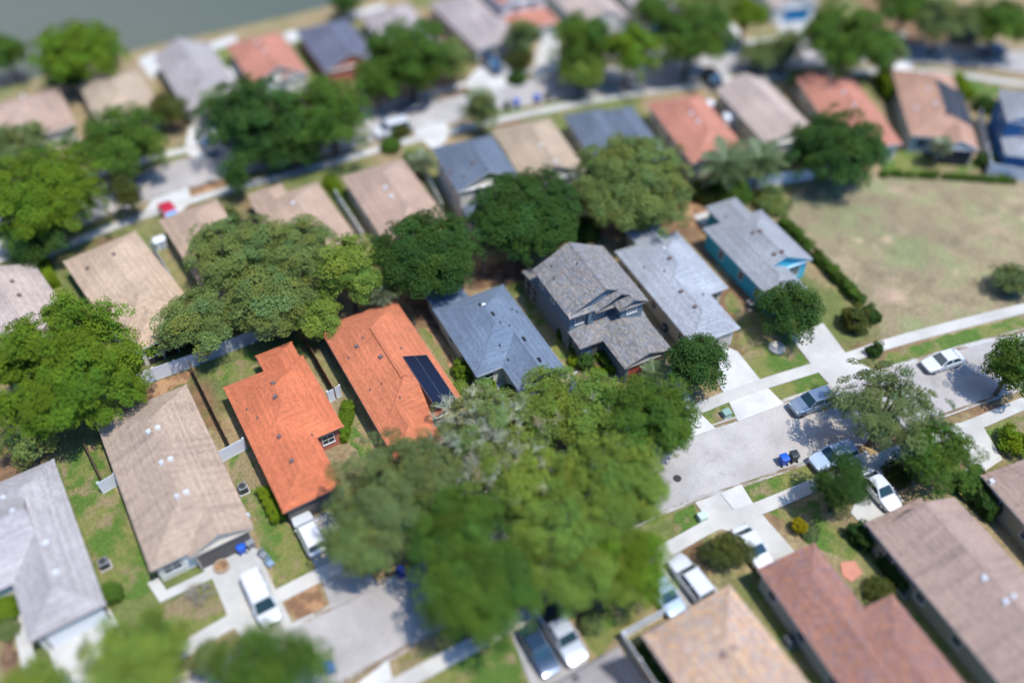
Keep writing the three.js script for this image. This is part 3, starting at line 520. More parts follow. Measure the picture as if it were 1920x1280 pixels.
// the row facing the far street, from the left
house('bungalow', 'pale tan roof beside the bright grass strip', 'ne', [63, 494], 40, { W: 8.5, D: 14, roof: roof.pinkTan, wall: wall.cream, pieces: [[0, 8.5, 0, 14, 'z', 'g', 'g']], vents: [[22, 528, 'd'], [35, 554, 'd']], windows: sideWindows('E', 0, 3) });
house('bungalow', 'broad plain tan roof with a dark screened back porch', 'nw', [117, 490], 38.5, { W: 8.6, D: 17.4, roof: roof.tan, wall: wall.cream, pieces: [[0, 8.6, 0, 17.4], [1, 7.5, 10, 18.6, 'z', 'g', 'h', 2.85]], windows: [...sideWindows('E', 0, 3), ...sideWindows('W', 0, 3)], vents: [[164, 503, 'd'], [212, 477, 'd']],
  extra(t) { part('porch_screen', new GB().box(1.9, 6.6, 0, 2.5, 18.35, 18.37).geo(), M.screen, t); part('porch_frame', new GB().box(3.4, 3.5, 0, 2.5, 18.37, 18.42).box(5.0, 5.1, 0, 2.5, 18.37, 18.42).box(1.9, 6.6, 1.0, 1.08, 18.372, 18.415).geo(), M.trimWhite, t); } });
house('bungalow', 'peach tan roof half under the pale oaks behind the red car', 'nw', [297, 412], 34, { W: 7.2, D: 15, roof: roof.peach, wall: wall.cream, pieces: [[0, 7.2, 0, 15]], windows: sideWindows('W', 0, 3) });
house('bungalow', 'peach roof with a stepped far gable by the narrow tree', 'nw', [463, 370], 30.5, { W: 8.6, D: 15, roof: roof.peach, wall: wall.cream, pieces: [[0, 8.6, 1.4, 15, 'z', 'h', 'h'], [0.2, 4.6, -0.6, 7, 'z', 'h', 'g']], vents: [[549, 381]], windows: sideWindows('W', 0, 3) });
house('bungalow', 'peach brown hip roof with pale ridge vents beside the green lawn', 'nw', [640, 331], 28, { W: 8.3, D: 16, roof: roof.pink, wall: wall.cream, pieces: [[0, 8.3, 0, 16]], vents: [[722, 352], [734, 368]], windows: sideWindows('W', 0, 3) });
house('two_storey_house', 'tall slate blue roofed house with cream walls behind the dark round tree', 'nw', [810, 278], 22, { W: 8.0, D: 9.6, eave: 5.6, roof: roof.slate, wall: wall.cream, pieces: [[0, 8, 0, 9.6, 'z', 'h', 'g'], [0.5, 6, 7, 13, 'z', 'g', 'h', 2.9, 0.4]], windows: [['W', 0, 0.3, 3.8, 0.8, 1.1, 1, 2], ['W', 0, 0.7, 3.8, 0.8, 1.1, 1, 2], ['S', 0, 0.3, 3.8, 0.9, 1.1, 1, 2], ['W', 0, 0.5, 1, 0.8, 1.1, 1, 2]], vents: [[870, 331, 'd'], [846, 322, 'd'], [887, 305, 'd']] });
house('bungalow', 'tan brown roof with two small vents between the slate roofs', 'nw', [922, 243], 20, { W: 8.4, D: 13, roof: roof.tanBrown, wall: wall.cream, pieces: [[0, 8.4, 0, 13, 'z', 'h', 'g']], vents: [[1013, 273], [1041, 303]], windows: sideWindows('W', 0, 2) });
house('bungalow', 'slate grey double hip roof behind the broad pale tree', 'nw', [1057, 216], 17.5, { W: 9.8, D: 14, roof: roof.slate, wall: wall.beige, pieces: [[0, 5.6, 0, 12], [4.2, 9.8, 0.6, 14]], windows: sideWindows('W', 0, 2), vents: [[1097, 206, 'd'], [1160, 212, 'd']] });
house('bungalow', 'salmon red roof with two pale ridge vents', 'nw', [1213, 193], 17, { W: 8.2, D: 14.8, roof: roof.salmon, wall: wall.cream, pieces: [[0, 8.2, 0, 14.8, 'z', 'h', 'h']], windows: sideWindows('W', 0, 3), vents: [[1296, 213], [1310, 228]] });
house('bungalow', 'plain pinkish tan roof beside a salmon red one', 'nw', [1343, 167], 18, { W: 8.0, D: 14.6, roof: roof.pinkTan, wall: wall.beige, pieces: [[0, 8, 0, 14.6, 'z', 'g', 'g']], windows: sideWindows('W', 0, 3) });
house('bungalow', 'salmon red roof with cream walls above the oak of the field', 'nw', [1487, 137], 7, { W: 8.4, D: 19, roof: roof.salmon, wall: wall.cream, pieces: [[0, 8.4, 0, 19]], windows: sideWindows('W', 0, 4), vents: [[1558, 142], [1582, 174], [1602, 198]] });
house('bungalow', 'orange tan roof with a black panel field on one slope', 'nw', [1672, 130], -8, { W: 8.5, D: 19, roof: roof.orangeTan, wall: wall.grey, pieces: [[0, 8.5, 0, 17], [3.4, 8.4, 10, 19.2, 'z', 'g', 'g', 2.85]], windows: [...sideWindows('W', 0, 3), ['S', 0, 0.18, 0.9, 1.2, 1.2, 2, 2]], panels: [[1752, 146, 1828, 238, 2, 4, M.solarMat]], vents: [[1729, 137], [1741, 166], [1755, 194], [1719, 202]],
  extra(t) { part('porch_screen', new GB().box(4.0, 7.8, 0, 2.3, 18.95, 18.97).geo(), M.screen, t); } });
house('two_storey_house', 'bright blue two storey house with a pale grey roof', 'nw', [1873, 167], -13, { W: 9.5, D: 8, eave: 5.6, roof: roof.grey, wall: wall.blue, pieces: [[0, 9.5, 0, 8, 'z', 'h', 'g'], [0.3, 9.2, 6, 11.5, 'x', 'h', 'h', 2.9, 0.3]], windows: [['W', 0, 0.5, 3.8, 0.8, 1.1, 1, 2], ['S', 0, 0.3, 3.9, 0.9, 1, 2, 2], ['S', 0, 0.7, 3.9, 0.9, 1, 2, 2]] });
// the lake side
house('bungalow', 'pinkish tan hip roof next to the lake trees', 'ne', [108, 164], 32, { W: 13, D: 11, roof: roof.pink, wall: wall.cream, pieces: [[3, 13, 0, 11], [0, 7, 1, 9, 'x', 'h', 'g']], vents: [[42, 180]] });
house('bungalow', 'tan roof with two peaks below the round lake tree', 'nw', [145, 155], 30, { W: 8.6, D: 13, roof: roof.tanBrown, wall: wall.cream, pieces: [[0, 8.6, 0.8, 13], [0.6, 4.6, -0.6, 6, 'z', 'h', 'g'], [4.8, 8.58, 0, 6, 'z', 'h', 'g']] });
house('bungalow', 'long grey taupe roof of a lake house with a garage to the street', 'nw', [287, 107], 30.5, { W: 8.4, D: 17, roof: roof.taupe, wall: wall.beige, trim: M.trimDark, pieces: [[0, 8.4, 0, 17, 'z', 'g', 'h']], garage: ['S', 0, 0.6, 4.2, M.trimTan], vents: [[338, 106, 'd'], [352, 130, 'd'], [367, 156, 'd']] });
house('bungalow', 'salmon roof of a lake house with white gable trim', 'nw', [423, 83], 28.5, { W: 8.4, D: 13.5, roof: roof.salmon, wall: wall.cream, pieces: [[0, 8.4, 0, 13.5, 'z', 'h', 'g'], [4.2, 8.4, 6, 14, 'z', 'g', 'g']], vents: [[482, 80], [497, 95]], garage: ['S', 0, 0.5, 4.2] });
house('bungalow', 'dark slate lake house roof with black panels and orange front', 'nw', [553, 57], 27.5, { W: 8.4, D: 14, roof: roof.darkSlate, wall: wall.brick, pieces: [[0, 8.4, 0, 14, 'z', 'h', 'g']], panels: [[630, 40, 668, 84, 2, 4, M.solarMat]], vents: [[602, 66, 'b']] });
house('bungalow', 'pinkish grey lake house roof behind the tall green tree', 'nw', [673, 27], 27, { W: 8.4, D: 14, roof: roof.pinkGrey, wall: wall.cream, pieces: [[0, 8.4, 0, 14]], vents: [[705, 35]] });
house('bungalow', 'pink brown lake house roof above the drive with the navy car', 'sw', [893, 93], 28.5, { W: 8.4, D: 17, roof: roof.pinkGrey, wall: wall.beige, pieces: [[0, 8.4, 0, 12], [2, 8.4, 4, 17, 'z', 'g', 'h'], [0.01, 5.4, 3, 17.0, 'z', 'g', 'h']], garage: ['S', 2, 0.5, 4.2, M.trimTan] });
house('two_storey_house', 'tall pale house with an orange tiled lower roof', 'sw', [958, 62], 25, { W: 8.6, D: 14, roof: roof.salmon, wall: wall.white, pieces: [[0, 8.6, 8, 14, 'x', 'h', 'h', 2.9], [0.2, 8.4, 0, 10, 'z', 'h', 'g', 5.6]], windows: [['S', 1, 0.3, 4, 1, 1.1, 2, 2], ['S', 1, 0.7, 4, 1, 1.1, 2, 2], ['S', 0, 0.25, 0.9, 1.1, 1.2, 2, 2]] });
house('bungalow', 'pink roofed lake house behind the street trees', 'sw', [1092, 52], 23, { W: 8.6, D: 15, roof: roof.pinkTan, wall: wall.white, pieces: [[0, 8.6, 0, 15, 'z', 'h', 'g']], garage: ['S', 0, 0.4, 4.2] });
house('bungalow', 'pinkish roof with a dark blue garage door', 'sw', [1208, 36], 20, { W: 7, D: 14, roof: roof.pinkGrey, wall: wall.cream, pieces: [[0, 7, 0, 14, 'z', 'h', 'g']], garage: ['S', 0, 0.5, 4.4, std({ color: C(0.01, 0.10, 0.22) })] });
house('bungalow', 'pale house with a bright blue garage door between big trees', 'sw', [1452, 16], 12, { W: 8, D: 13, roof: roof.pinkTan, wall: wall.white, pieces: [[0, 8, 0, 13, 'z', 'h', 'g']], garage: ['S', 0, 0.55, 4.4, std({ color: C(0.01, 0.17, 0.36) })] });

// ---------- vegetation ----------
const leafMat = new THREE.MeshPhysicalMaterial({ color: C(1, 1, 1), roughness: 0.85, specularIntensity: 0.12, transmission: 0.3, thickness: 0, side: THREE.DoubleSide });
const twigMat = std({ color: C(1, 1, 1), roughness: 0.95 });
// a spray of small leaves in a flattened ball, +y outwards
function sprayGeo(seed, n, size, len, wid) {
  const r = rng(seed), p = [], nn = V(), a = V(), b = V(), c = V();
  for (let i = 0; i < n; i++) {
    const th = r() * 6.283, u = Math.sqrt(r()), y = (r() - 0.45) * 0.75;
    c.set(Math.cos(th) * u, y * Math.sqrt(1.05 - u * u * 0.8) + 0.12 * (1 - u), Math.sin(th) * u).multiplyScalar(size);
    nn.set((r() - 0.5) * 1.7 + c.x / size * 0.5, 0.75 + r() * 0.5, (r() - 0.5) * 1.7 + c.z / size * 0.5).normalize();
    a.set(r() - 0.5, r() - 0.5, r() - 0.5).cross(nn).normalize(); b.crossVectors(nn, a);
    const L = len * (0.65 + 0.7 * r()), W = wid * (0.7 + 0.6 * r()), d = nn.clone().multiplyScalar(-0.12 * L);
    const q = [c.clone().addScaledVector(a, -L / 2).add(d), c.clone().addScaledVector(b, W / 2), c.clone().addScaledVector(a, L / 2).add(d), c.clone().addScaledVector(b, -W / 2)];
    for (const k of [0, 1, 2, 0, 2, 3]) p.push(q[k].x, q[k].y, q[k].z);
  }
  const g = new THREE.BufferGeometry(); g.setAttribute('position', new THREE.Float32BufferAttribute(p, 3)); g.computeVertexNormals(); return g;
}
function twigGeo(seed, n, size) {
  const r = rng(seed), b = new GB();
  for (let i = 0; i < n; i++) { const a = V((r() - 0.5) * 0.5, -0.3 * r(), (r() - 0.5) * 0.5).multiplyScalar(size), e = V((r() - 0.5) * 2, r() * 1.1, (r() - 0.5) * 2).multiplyScalar(size), m = a.clone().lerp(e, 0.5).add(V(0, 0.1, 0)); b.beam(a, m, 0.026, 0.026); b.beam(m, e, 0.018, 0.018); b.beam(m, m.clone().add(V((r() - 0.5) * size, 0.3 * size * r(), (r() - 0.5) * size)), 0.015, 0.015); }
  return b.geo();
}
const sprays = { fine: [sprayGeo(1, 165, 0.86, 0.20, 0.125), sprayGeo(2, 165, 0.86, 0.20, 0.125)], broad: [sprayGeo(3, 90, 0.7, 0.3, 0.18), sprayGeo(4, 90, 0.7, 0.3, 0.18)], far: [sprayGeo(5, 95, 1.15, 0.34, 0.21), sprayGeo(6, 95, 1.15, 0.34, 0.21)], mid: [sprayGeo(8, 110, 0.55, 0.19, 0.12)], small: [sprayGeo(7, 90, 0.34, 0.11, 0.07)] };
const twigs = twigGeo(9, 16, 0.75);
const tones = { bright: [0.140, 0.228, 0.018], mid: [0.092, 0.168, 0.024], dark: [0.056, 0.118, 0.024], deep: [0.046, 0.097, 0.019], pale: [0.186, 0.244, 0.066], grey: [0.158, 0.206, 0.068], lime: [0.181, 0.257, 0.014], yellow: [0.300, 0.250, 0.008], olive: [0.099, 0.112, 0.024], spring: [0.192, 0.272, 0.044] };
const UP = V(0, 1, 0);
function foliage(parent, name, geo, mat, spots, tone, r, spread = 0.24) {
  const m = new THREE.InstancedMesh(geo, mat, spots.length), o = new THREE.Object3D(), c = new THREE.Color(), q = new THREE.Quaternion();
  m.name = name; m.castShadow = m.receiveShadow = true; m.userData.kind = 'stuff';
  spots.forEach((s, i) => {
    o.position.copy(s.p); o.quaternion.setFromUnitVectors(UP, s.n); o.quaternion.multiply(q.setFromAxisAngle(UP, r() * 6.283)); const k = s.s * (0.8 + 0.45 * r()); o.scale.set(k, k * (0.8 + 0.5 * r()), k); o.updateMatrix(); m.setMatrixAt(i, o.matrix);
    const v = 1 + spread * (r() - 0.5) + (s.v || 0), w = (r() - 0.5) * 0.22 + (s.w || 0); c.setRGB(tone[0] * v * (1 + w), tone[1] * v, tone[2] * v * (1 - w)); m.setColorAt(i, c);
  });
  parent.add(m); return m;
}
function limbGeo(paths) {      // tapered limbs: [points, r0, r1]
  const parts = paths.map(([pts, r0, r1]) => { const cv = new THREE.CatmullRomCurve3(pts), n = 6, g = new THREE.TubeGeometry(cv, n, 1, 7, false), p = g.attributes.position, fr = cv.getSpacedPoints(n); for (let i = 0; i <= n; i++) for (let j = 0; j <= 7; j++) { const k = i * 8 + j, t = r0 + (r1 - r0) * i / n; p.setXYZ(k, fr[i].x + (p.getX(k) - fr[i].x) * t, fr[i].y + (p.getY(k) - fr[i].y) * t, fr[i].z + (p.getZ(k) - fr[i].z) * t); } return g.toNonIndexed(); });
  const g = mergeGeometries(parts); g.computeVertexNormals(); return g;
}
let treeSeed = 100;
// px, py: middle of the crown; rx, ry: its half width and half height in the photograph
function tree(px, py, rx, ry, tone, label, o = {}) {
  const r = rng(++treeSeed * 7919); rx *= 1.07; ry *= 1.04;
  let hc = o.h || 4, p = G(px, py, hc), Rm = rx / pxPerMetre(p);
  const Rvp = ry / pxPerMetre(p), rv2 = Rvp * Rvp - (Rm * 0.73) ** 2;
  let Rv = Math.min(o.tall || 1.05, Math.max(0.55, Math.sqrt(Math.max(0, rv2)) / 0.68 / Rm)) * Rm;
  if (!o.h) { hc = Rv * 0.85 + Math.min(2, 0.35 * Rm + 0.5); p = G(px, py, hc); Rm = rx / pxPerMetre(p); }
  const t = thing(o.name || 'broadleaf_tree', label, o.category || 'tree', V(p.x, 0, p.z), 0, o.group);
  const dense = o.dense || 0, n = Math.round(12 + Rm * (4.6 + 4.5 * dense)), lobes = [], sg = Rm * (0.10 - 0.025 * dense) + 0.10;
  const bumps = Array.from({ length: 6 }, () => [V(r() - 0.5, (r() - 0.5) * 0.8, r() - 0.5).normalize(), (r() - 0.45) * (0.8 - 0.35 * dense)]);
  for (let i = 0; i < n; i++) {
    const th = i * 2.39996 + r() * 1.1, y = 1 - (i + 0.5) / n * 1.42, h = Math.sqrt(Math.max(0, 1 - y * y)), d = V(Math.cos(th) * h, y, Math.sin(th) * h);
    let f = 0.90 + 0.16 * (r() - 0.5); for (const [q, w] of bumps) f += w * Math.max(0, d.dot(q) - 0.35);
    f = Math.min(1.12, f); lobes.push({ d, c: V(d.x * (Rm - sg * 1.3) * f, hc + d.y * (Rv - sg * 0.9) * f, d.z * (Rm - sg * 1.3) * f), v: (r() - 0.5) * 0.32, w: (r() - 0.5) * 0.22, n: 0.6 + 0.8 * r() });
  }
  const far = p.z < -88 || o.far, set = sprays[o.leaf || (far ? 'far' : 'fine')], unit = o.leaf === 'mid' ? 0.42 : far ? 0.95 : 0.58, spots = [], bare = [];
  const total = (o.density || 1) * (far ? 7.5 : 4.7) * Rm * (Rm + Rv) / 2 / (unit * unit), gauss = () => (r() + r() - 1) * 1.25, heart = V(0, hc - Rv * 0.25, 0);
  for (const L of lobes) {
    const cnt = Math.round(total / n * L.n);
    for (let i = 0; i < cnt; i++) {
      const k = i % 6 === 0 ? 0.25 + 0.4 * r() : 0.52 + 0.5 * Math.sqrt(r()), q = heart.clone().lerp(L.c, k), s = sg * (0.7 + 0.6 * k);
      q.x += gauss() * s * 1.5; q.y += gauss() * s * 1.1; q.z += gauss() * s * 1.5;
      if (q.y < (o.low ? 0.12 : 0.7)) continue;
      const e = { p: q, n: L.d.clone().multiplyScalar(0.8).add(V((r() - 0.5) * 0.5, 0.75, (r() - 0.5) * 0.5)).normalize(), s: 0.45 + 0.7 * r(), v: L.v, w: L.w };
      if (o.bare && r() < o.bare(q, r)) bare.push(e); else spots.push(e);
    }
  }
  foliage(t, 'crown', set[Math.floor(r() * set.length)], leafMat, spots, tones[tone], r);
  if (bare.length) foliage(t, 'bare_twigs', twigs, twigMat, bare, [0.40, 0.39, 0.25], r, 0.5);
  const base = V(0, -0.05, 0), fork = V((r() - 0.5) * 0.4, hc * 0.42, (r() - 0.5) * 0.4), w = 0.05 * Rm + 0.06, ps = [[[base, V(fork.x * 0.3, hc * 0.2, fork.z * 0.3), fork], w * 1.25, w * 0.9]];
  lobes.slice(0, Math.min(lobes.length, 8)).forEach((L) => ps.push([[fork.clone().add(V(0, -0.1, 0)), fork.clone().lerp(L.c, 0.5).add(V((r() - 0.5) * 0.5, 0.2, (r() - 0.5) * 0.5)), L.c.clone()], w * 0.6, w * 0.12]));
  part('trunk', limbGeo(ps), M.bark, t);
  return t;
}
function bush(px, py, rx, tone, label, o = {}) {
  const r = rng(++treeSeed * 7919), h = o.high || 1, p = G(px, py, h * 0.5), Rm = rx / pxPerMetre(p), Rv = h * 0.5;
  const t = thing(o.name || 'shrub', label, 'shrub', V(p.x, 0, p.z), 0, o.group), spots = [], far = p.z < -85 || o.coarse, unit = far ? 0.62 : 0.34;
  const cnt = Math.round(9 * Rm * Math.max(Rm, h) / (unit * unit * 0.9)) + 14, bumps = Array.from({ length: 12 }, () => [V(r() - 0.5, r() - 0.3, r() - 0.5).normalize(), (r() - 0.42) * 1.1]);
  for (let i = 0; i < cnt; i++) { const y = 1 - 1.7 * (i + r()) / cnt, th = i * 2.39996 + r() * 0.5, hh = Math.sqrt(Math.max(0, 1 - y * y)), k = 0.6 + 0.42 * Math.sqrt(r()), d = V(Math.cos(th) * hh, y, Math.sin(th) * hh); let f = 1; for (const [q, w] of bumps) f += Math.max(0, d.dot(q) - 0.5) * w; d.multiplyScalar(Math.min(1.16, Math.max(0.7, f))); spots.push({ p: V(d.x * Rm * k, Rv + d.y * Rv * k + 0.05, d.z * Rm * k), n: d.add(V(0, 0.4, 0)).normalize(), s: 0.8 + 0.4 * r(), v: (r() - 0.5) * 0.25 }); }
  foliage(t, 'foliage', far ? sprays.mid[0] : sprays.small[0], leafMat, spots, tones[tone], r);
  const ps = []; for (let i = 0; i < 5; i++) { const a = i * 1.257 + r(); ps.push([[V(0, -0.03, 0), V(Math.cos(a) * Rm * 0.2, Rv * 0.6, Math.sin(a) * Rm * 0.2), V(Math.cos(a) * Rm * 0.5, Rv * 1.2, Math.sin(a) * Rm * 0.5)], 0.04, 0.015]); }
  part('stem', limbGeo(ps), M.bark, t); return t;
}
function hedge(a, b, width, high, tone, label, o = {}) {
  const r = rng(++treeSeed * 7919), A = G(a[0], a[1]), B = G(b[0], b[1]), d = V().subVectors(B, A), len = d.length(), t = thing('hedge', label, 'hedge', A, Math.atan2(d.x, d.z)), spots = [];
  const coarse = A.z < -85 || o.coarse, unit = coarse ? 0.62 : 0.34, per = 2 * high + width, cnt = Math.round(len * per / (unit * unit * 0.8));
  const wob = noise2(treeSeed, 32);
  for (let i = 0; i < cnt; i++) { const z = r() * len, s = r() * per, k = 0.85 + 0.3 * wob(z * 0.6, s); let x, y, n; if (s < high) { x = -width / 2; y = s; n = V(-1, 0.5, 0); } else if (s < high + width) { x = s - high - width / 2; y = high; n = V(0, 1, 0); } else { x = width / 2; y = s - high - width; n = V(1, 0.5, 0); } spots.push({ p: V(x * k * (1 - 0.12 * y / high) + (r() - 0.5) * 0.16, y * (0.78 + 0.24 * k) * (0.9 + 0.16 * r()) + 0.06, z), n: n.normalize(), s: 0.9, v: (wob(z, 3) - 0.5) * 0.3 }); }
  for (const e of [0, len]) for (let i = 0; i < width * high / (unit * unit * 0.7); i++) spots.push({ p: V((r() - 0.5) * width * 0.9, r() * high * 0.9 + 0.08, e), n: V(0, 0.4, e ? 1 : -1).normalize(), s: 0.9 });
  foliage(t, 'foliage', coarse ? sprays.mid[0] : sprays.small[0], leafMat, spots, tones[tone], r);
  const ps = []; for (let z = 0.4; z < len; z += 0.9) ps.push([[V(0, -0.03, z), V(0.04, high * 0.4, z + 0.05), V(-0.03, high * 0.8, z)], 0.05, 0.02]);
  part('stem', limbGeo(ps), M.bark, t); return t;
}
const frondGeo = (() => { // an arching fan frond made of leaflets
  const b = new GB(), pt = (s) => V(0, 0.55 * s - 0.95 * s * s, s * 1.7);
  for (let i = 0; i < 9; i++) b.beam(pt(i / 9), pt((i + 1) / 9), 0.03, 0.03);
  for (let i = 1; i <= 16; i++) for (const q of [-1, 1]) { const c = pt(i / 16), L = 0.75 * Math.sin(Math.PI * Math.min(1, 0.18 + 0.75 * i / 16)); const tip = c.clone().add(V(q * L, -0.22 * L, 0.45 * L)); b.poly([c.clone().add(V(0, 0, -0.05)), c.clone().add(V(0, 0.01, 0.06)), tip]); }
  return b.geo();
})();
const palmLeaf = new THREE.MeshPhysicalMaterial({ color: C(0.095, 0.145, 0.045), roughness: 0.5, transmission: 0.2, thickness: 0, side: THREE.DoubleSide });
const palmPale = new THREE.MeshPhysicalMaterial({ color: C(0.16, 0.19, 0.09), roughness: 0.5, transmission: 0.2, thickness: 0, side: THREE.DoubleSide });
function palm(px, py, h, size, label, m = palmLeaf) {
  const r = rng(++treeSeed * 7919), p = G(px, py, h), t = thing('palm_tree', label, 'palm tree', V(p.x, 0, p.z));
  part('trunk', limbGeo([[[V(0.1, -0.05, 0), V(0.05, h * 0.5, 0.05), V(0, h, 0)], 0.2, 0.15]]), M.palmBark, t);
  for (let i = 0; i < 24; i++) { const f = part('frond', frondGeo, m, t); f.position.set(0, h - 0.05, 0); f.rotation.order = 'YXZ'; f.rotation.y = i * 2.39996; f.rotation.x = -0.75 + 1.35 * (i / 24) + (r() - 0.5) * 0.2; f.scale.setScalar(size * (0.85 + 0.3 * r())); }
  return t;
}
// the trees around the sharp middle of the picture
tree(800, 478, 104, 86, 'dark', 'dark spreading oak behind the blue grey roof', { h: 6.2, density: 1.7, dense: 1 });
tree(985, 402, 110, 92, 'dark', 'dense deep green round crown behind the two storey house', { h: 6.6, density: 2.0, dense: 1.3 });
tree(1182, 338, 116, 84, 'pale', 'broad pale green dome shaped tree behind the pale grey roof', { h: 6.5, density: 1.6, dense: 1.1 });
tree(655, 512, 66, 68, 'spring', 'bright leafy tree behind the palm and the red orange roof', { h: 6 });
tree(560, 470, 84, 72, 'pale', 'pale grey green oak touching the stepped peach roof', { h: 6, density: 1.15 });
tree(440, 470, 98, 78, 'pale', 'pale oak beside the peach tan roof by the red car', { h: 6, density: 1.15 });
tree(505, 565, 88, 66, 'pale', 'soft green oak over the back fence of the orange L shaped house', { h: 5.5, density: 1.15 });
tree(368, 605, 78, 68, 'pale', 'light green oak over the back porch of the plain tan roof', { h: 5, density: 1.15 });
tree(590, 590, 55, 45, 'spring', 'low leafy tree above the corner of the back fence', { h: 4 });
tree(918, 812, 118, 86, 'pale', 'half bare tree with grey twigs beside the solar panels', { h: 5.6, bare: (q, r) => 0.5 - 0.02 * q.x, density: 1.0 });
tree(1072, 768, 108, 86, 'spring', 'bright leafy oak in front of the blue grey roof', { h: 5.6, bare: () => 0.06 });
tree(1220, 785, 100, 100, 'mid', 'green oak between the two storey house drive and the street', { h: 5.6, density: 1.05 });
tree(1000, 900, 116, 96, 'spring', 'street oak with bare grey patches beside the half bare tree', { h: 6.3, bare: () => 0.14, density: 0.85 });
tree(1156, 905, 124, 102, 'spring', 'large yellow green oak hanging over the near street', { h: 7, bare: () => 0.04 });
tree(748, 915, 124, 96, 'grey', 'grey green oak in front of the long red orange roof', { h: 7 });
tree(690, 1000, 85, 62, 'pale', 'oak shading the grey paved driveway', { h: 6 });
tree(870, 1005, 125, 96, 'mid', 'big green oak at the kerb beside the navy bin', { h: 7.5 });
tree(900, 1115, 110, 96, 'mid', 'leaning green oak across the street lawn', { h: 7 });
tree(1085, 1030, 110, 94, 'spring', 'bright oak beyond the street beside the parked pickup', { h: 6.5 });
tree(1178, 1058, 76, 76, 'bright', 'yellow green tree beside the two cars of the tan roofed house', { h: 5.5 });
// streets and gardens on the right
tree(1308, 678, 55, 74, 'dark', 'dark tree hiding the drive corner of the pale grey roof', { h: 4.5, density: 1.0, dense: 0.4 });
tree(1487, 575, 56, 56, 'dark', 'round dark tree in front of the teal house', { h: 4, density: 1.1, dense: 0.6 });
tree(1668, 762, 108, 78, 'grey', 'wispy see through street tree beside the near street', { h: 6, density: 0.5 });
tree(1762, 850, 72, 56, 'mid', 'green tree by the pavement before the streaked brown roof', { h: 4.5, density: 0.9 });
tree(1582, 905, 52, 62, 'deep', 'dark blue green tree in the lawn beside the verge strip', { h: 4.5 });
tree(1902, 685, 56, 64, 'mid', 'tree shading the near street beyond the white car', { h: 4.6, dense: 0.5, density: 1.1 });
tree(1365, 1030, 46, 36, 'olive', 'thin shrubby tree beside the cream driveway', { h: 2.6, density: 0.7 });
tree(1568, 272, 96, 66, 'dark', 'broad oak at the corner of the dry field', { h: 5.5, dense: 0.5, density: 1.1 });
tree(1900, 525, 40, 34, 'grey', 'low rounded tree in the mulch ring of the dry field', { h: 2 });
// left side
tree(112, 690, 138, 124, 'bright', 'huge bright green tree behind the streaked brown roof', { h: 7, density: 1.7, dense: 1 });
tree(45, 820, 55, 42, 'pale', 'pale feathery tree beside the lilac grey roof', { h: 3.5, density: 0.6 });
tree(255, 1226, 100, 76, 'spring', 'round bright street tree before the dry front lawn', { h: 5.5 });
tree(500, 1264, 104, 60, 'mid', 'green street tree beside the white van', { h: 5.5 });
tree(390, 1232, 44, 34, 'grey', 'grey green tree between two street trees', { h: 3.5, density: 0.8 });
tree(60, 1290, 60, 40, 'spring', 'small street tree before the lilac grey roof', { h: 4 });
tree(75, 365, 112, 92, 'bright', 'large yellow green tree over the far street', { h: 7 });
tree(225, 262, 90, 58, 'mid', 'oak in front of the tan two peaked roof', { h: 6 });
tree(30, 285, 70, 40, 'grey', 'grey green tree before the pinkish lake house', { h: 5 });
tree(60, 440, 70, 44, 'dark', 'dark lower tree beside the pale tan roof', { h: 4 });
tree(140, 92, 86, 58, 'bright', 'round bright tree on the lake shore', { h: 6.5 });
tree(8, 95, 42, 40, 'mid', 'small tree standing at the lake edge', { h: 5 });
tree(120, 140, 40, 24, 'deep', 'dark low tree under the bright lake shore tree', { h: 3 });
tree(310, 204, 32, 34, 'olive', 'olive tree beside the taupe lake house', { h: 3.5, tall: 1.4 });
tree(238, 364, 25, 46, 'olive', 'narrow olive tree at the tan dry verge', { h: 4, tall: 1.9 });
tree(440, 325, 24, 50, 'dark', 'narrow dark tree at the end of the tan dry verge', { h: 4.2, tall: 1.9 });
tree(903, 203, 30, 44, 'grey', 'narrow grey green tree beside the wheeled bins', { h: 4, tall: 1.6 });
tree(478, 222, 88, 84, 'dark', 'left dark crown of the pair above the far street', { h: 6.5 });
tree(618, 212, 84, 76, 'mid', 'greener crown of the pair below the dark slate roof', { h: 6.5 });
tree(545, 265, 70, 50, 'deep', 'low dark tree between the paired crowns', { h: 4 });
tree(770, 112, 84, 82, 'mid', 'tall green tree before the pinkish grey lake house', { h: 6.5 });
tree(705, 150, 42, 44, 'mid', 'smaller green tree beside the tall one on the far street', { h: 5 });
tree(848, 105, 34, 48, 'pale', 'pale slim tree by the drive with the navy car', { h: 5 });
tree(985, 65, 32, 44, 'grey', 'grey green tree before the tall pale house', { h: 4.5 });
tree(978, 105, 30, 24, 'olive', 'olive shrubby tree beside the white driveway', { h: 2 });
tree(1100, 80, 62, 62, 'mid', 'street tree before the pink lake house', { h: 6 });
tree(1180, 95, 48, 52, 'bright', 'yellow green street tree before the dark blue garage', { h: 6 });
tree(1090, 128, 52, 34, 'spring', 'low tree at the kerb of the far street', { h: 4 });
tree(1295, 72, 78, 66, 'mid', 'round green tree on the lake side of the far street', { h: 6.5 });
tree(1400, 22, 44, 36, 'bright', 'bright tree beside the house with the bright blue garage', { h: 6 });
tree(1420, 100, 32, 30, 'grey', 'pale grey shrub tree beyond the plain pinkish tan roof', { h: 3 });
tree(1472, 92, 34, 36, 'grey', 'second pale grey tree beside the large bend tree', { h: 3.5 });
tree(1590, 75, 98, 80, 'mid', 'very large tree on the bend of the far street', { h: 7.5 });
tree(1665, 95, 34, 52, 'grey', 'slim pale tree beside the very large bend tree', { h: 5 });
tree(1770, 35, 62, 46, 'grey', 'soft green tree beyond the bend of the far street', { h: 6 });
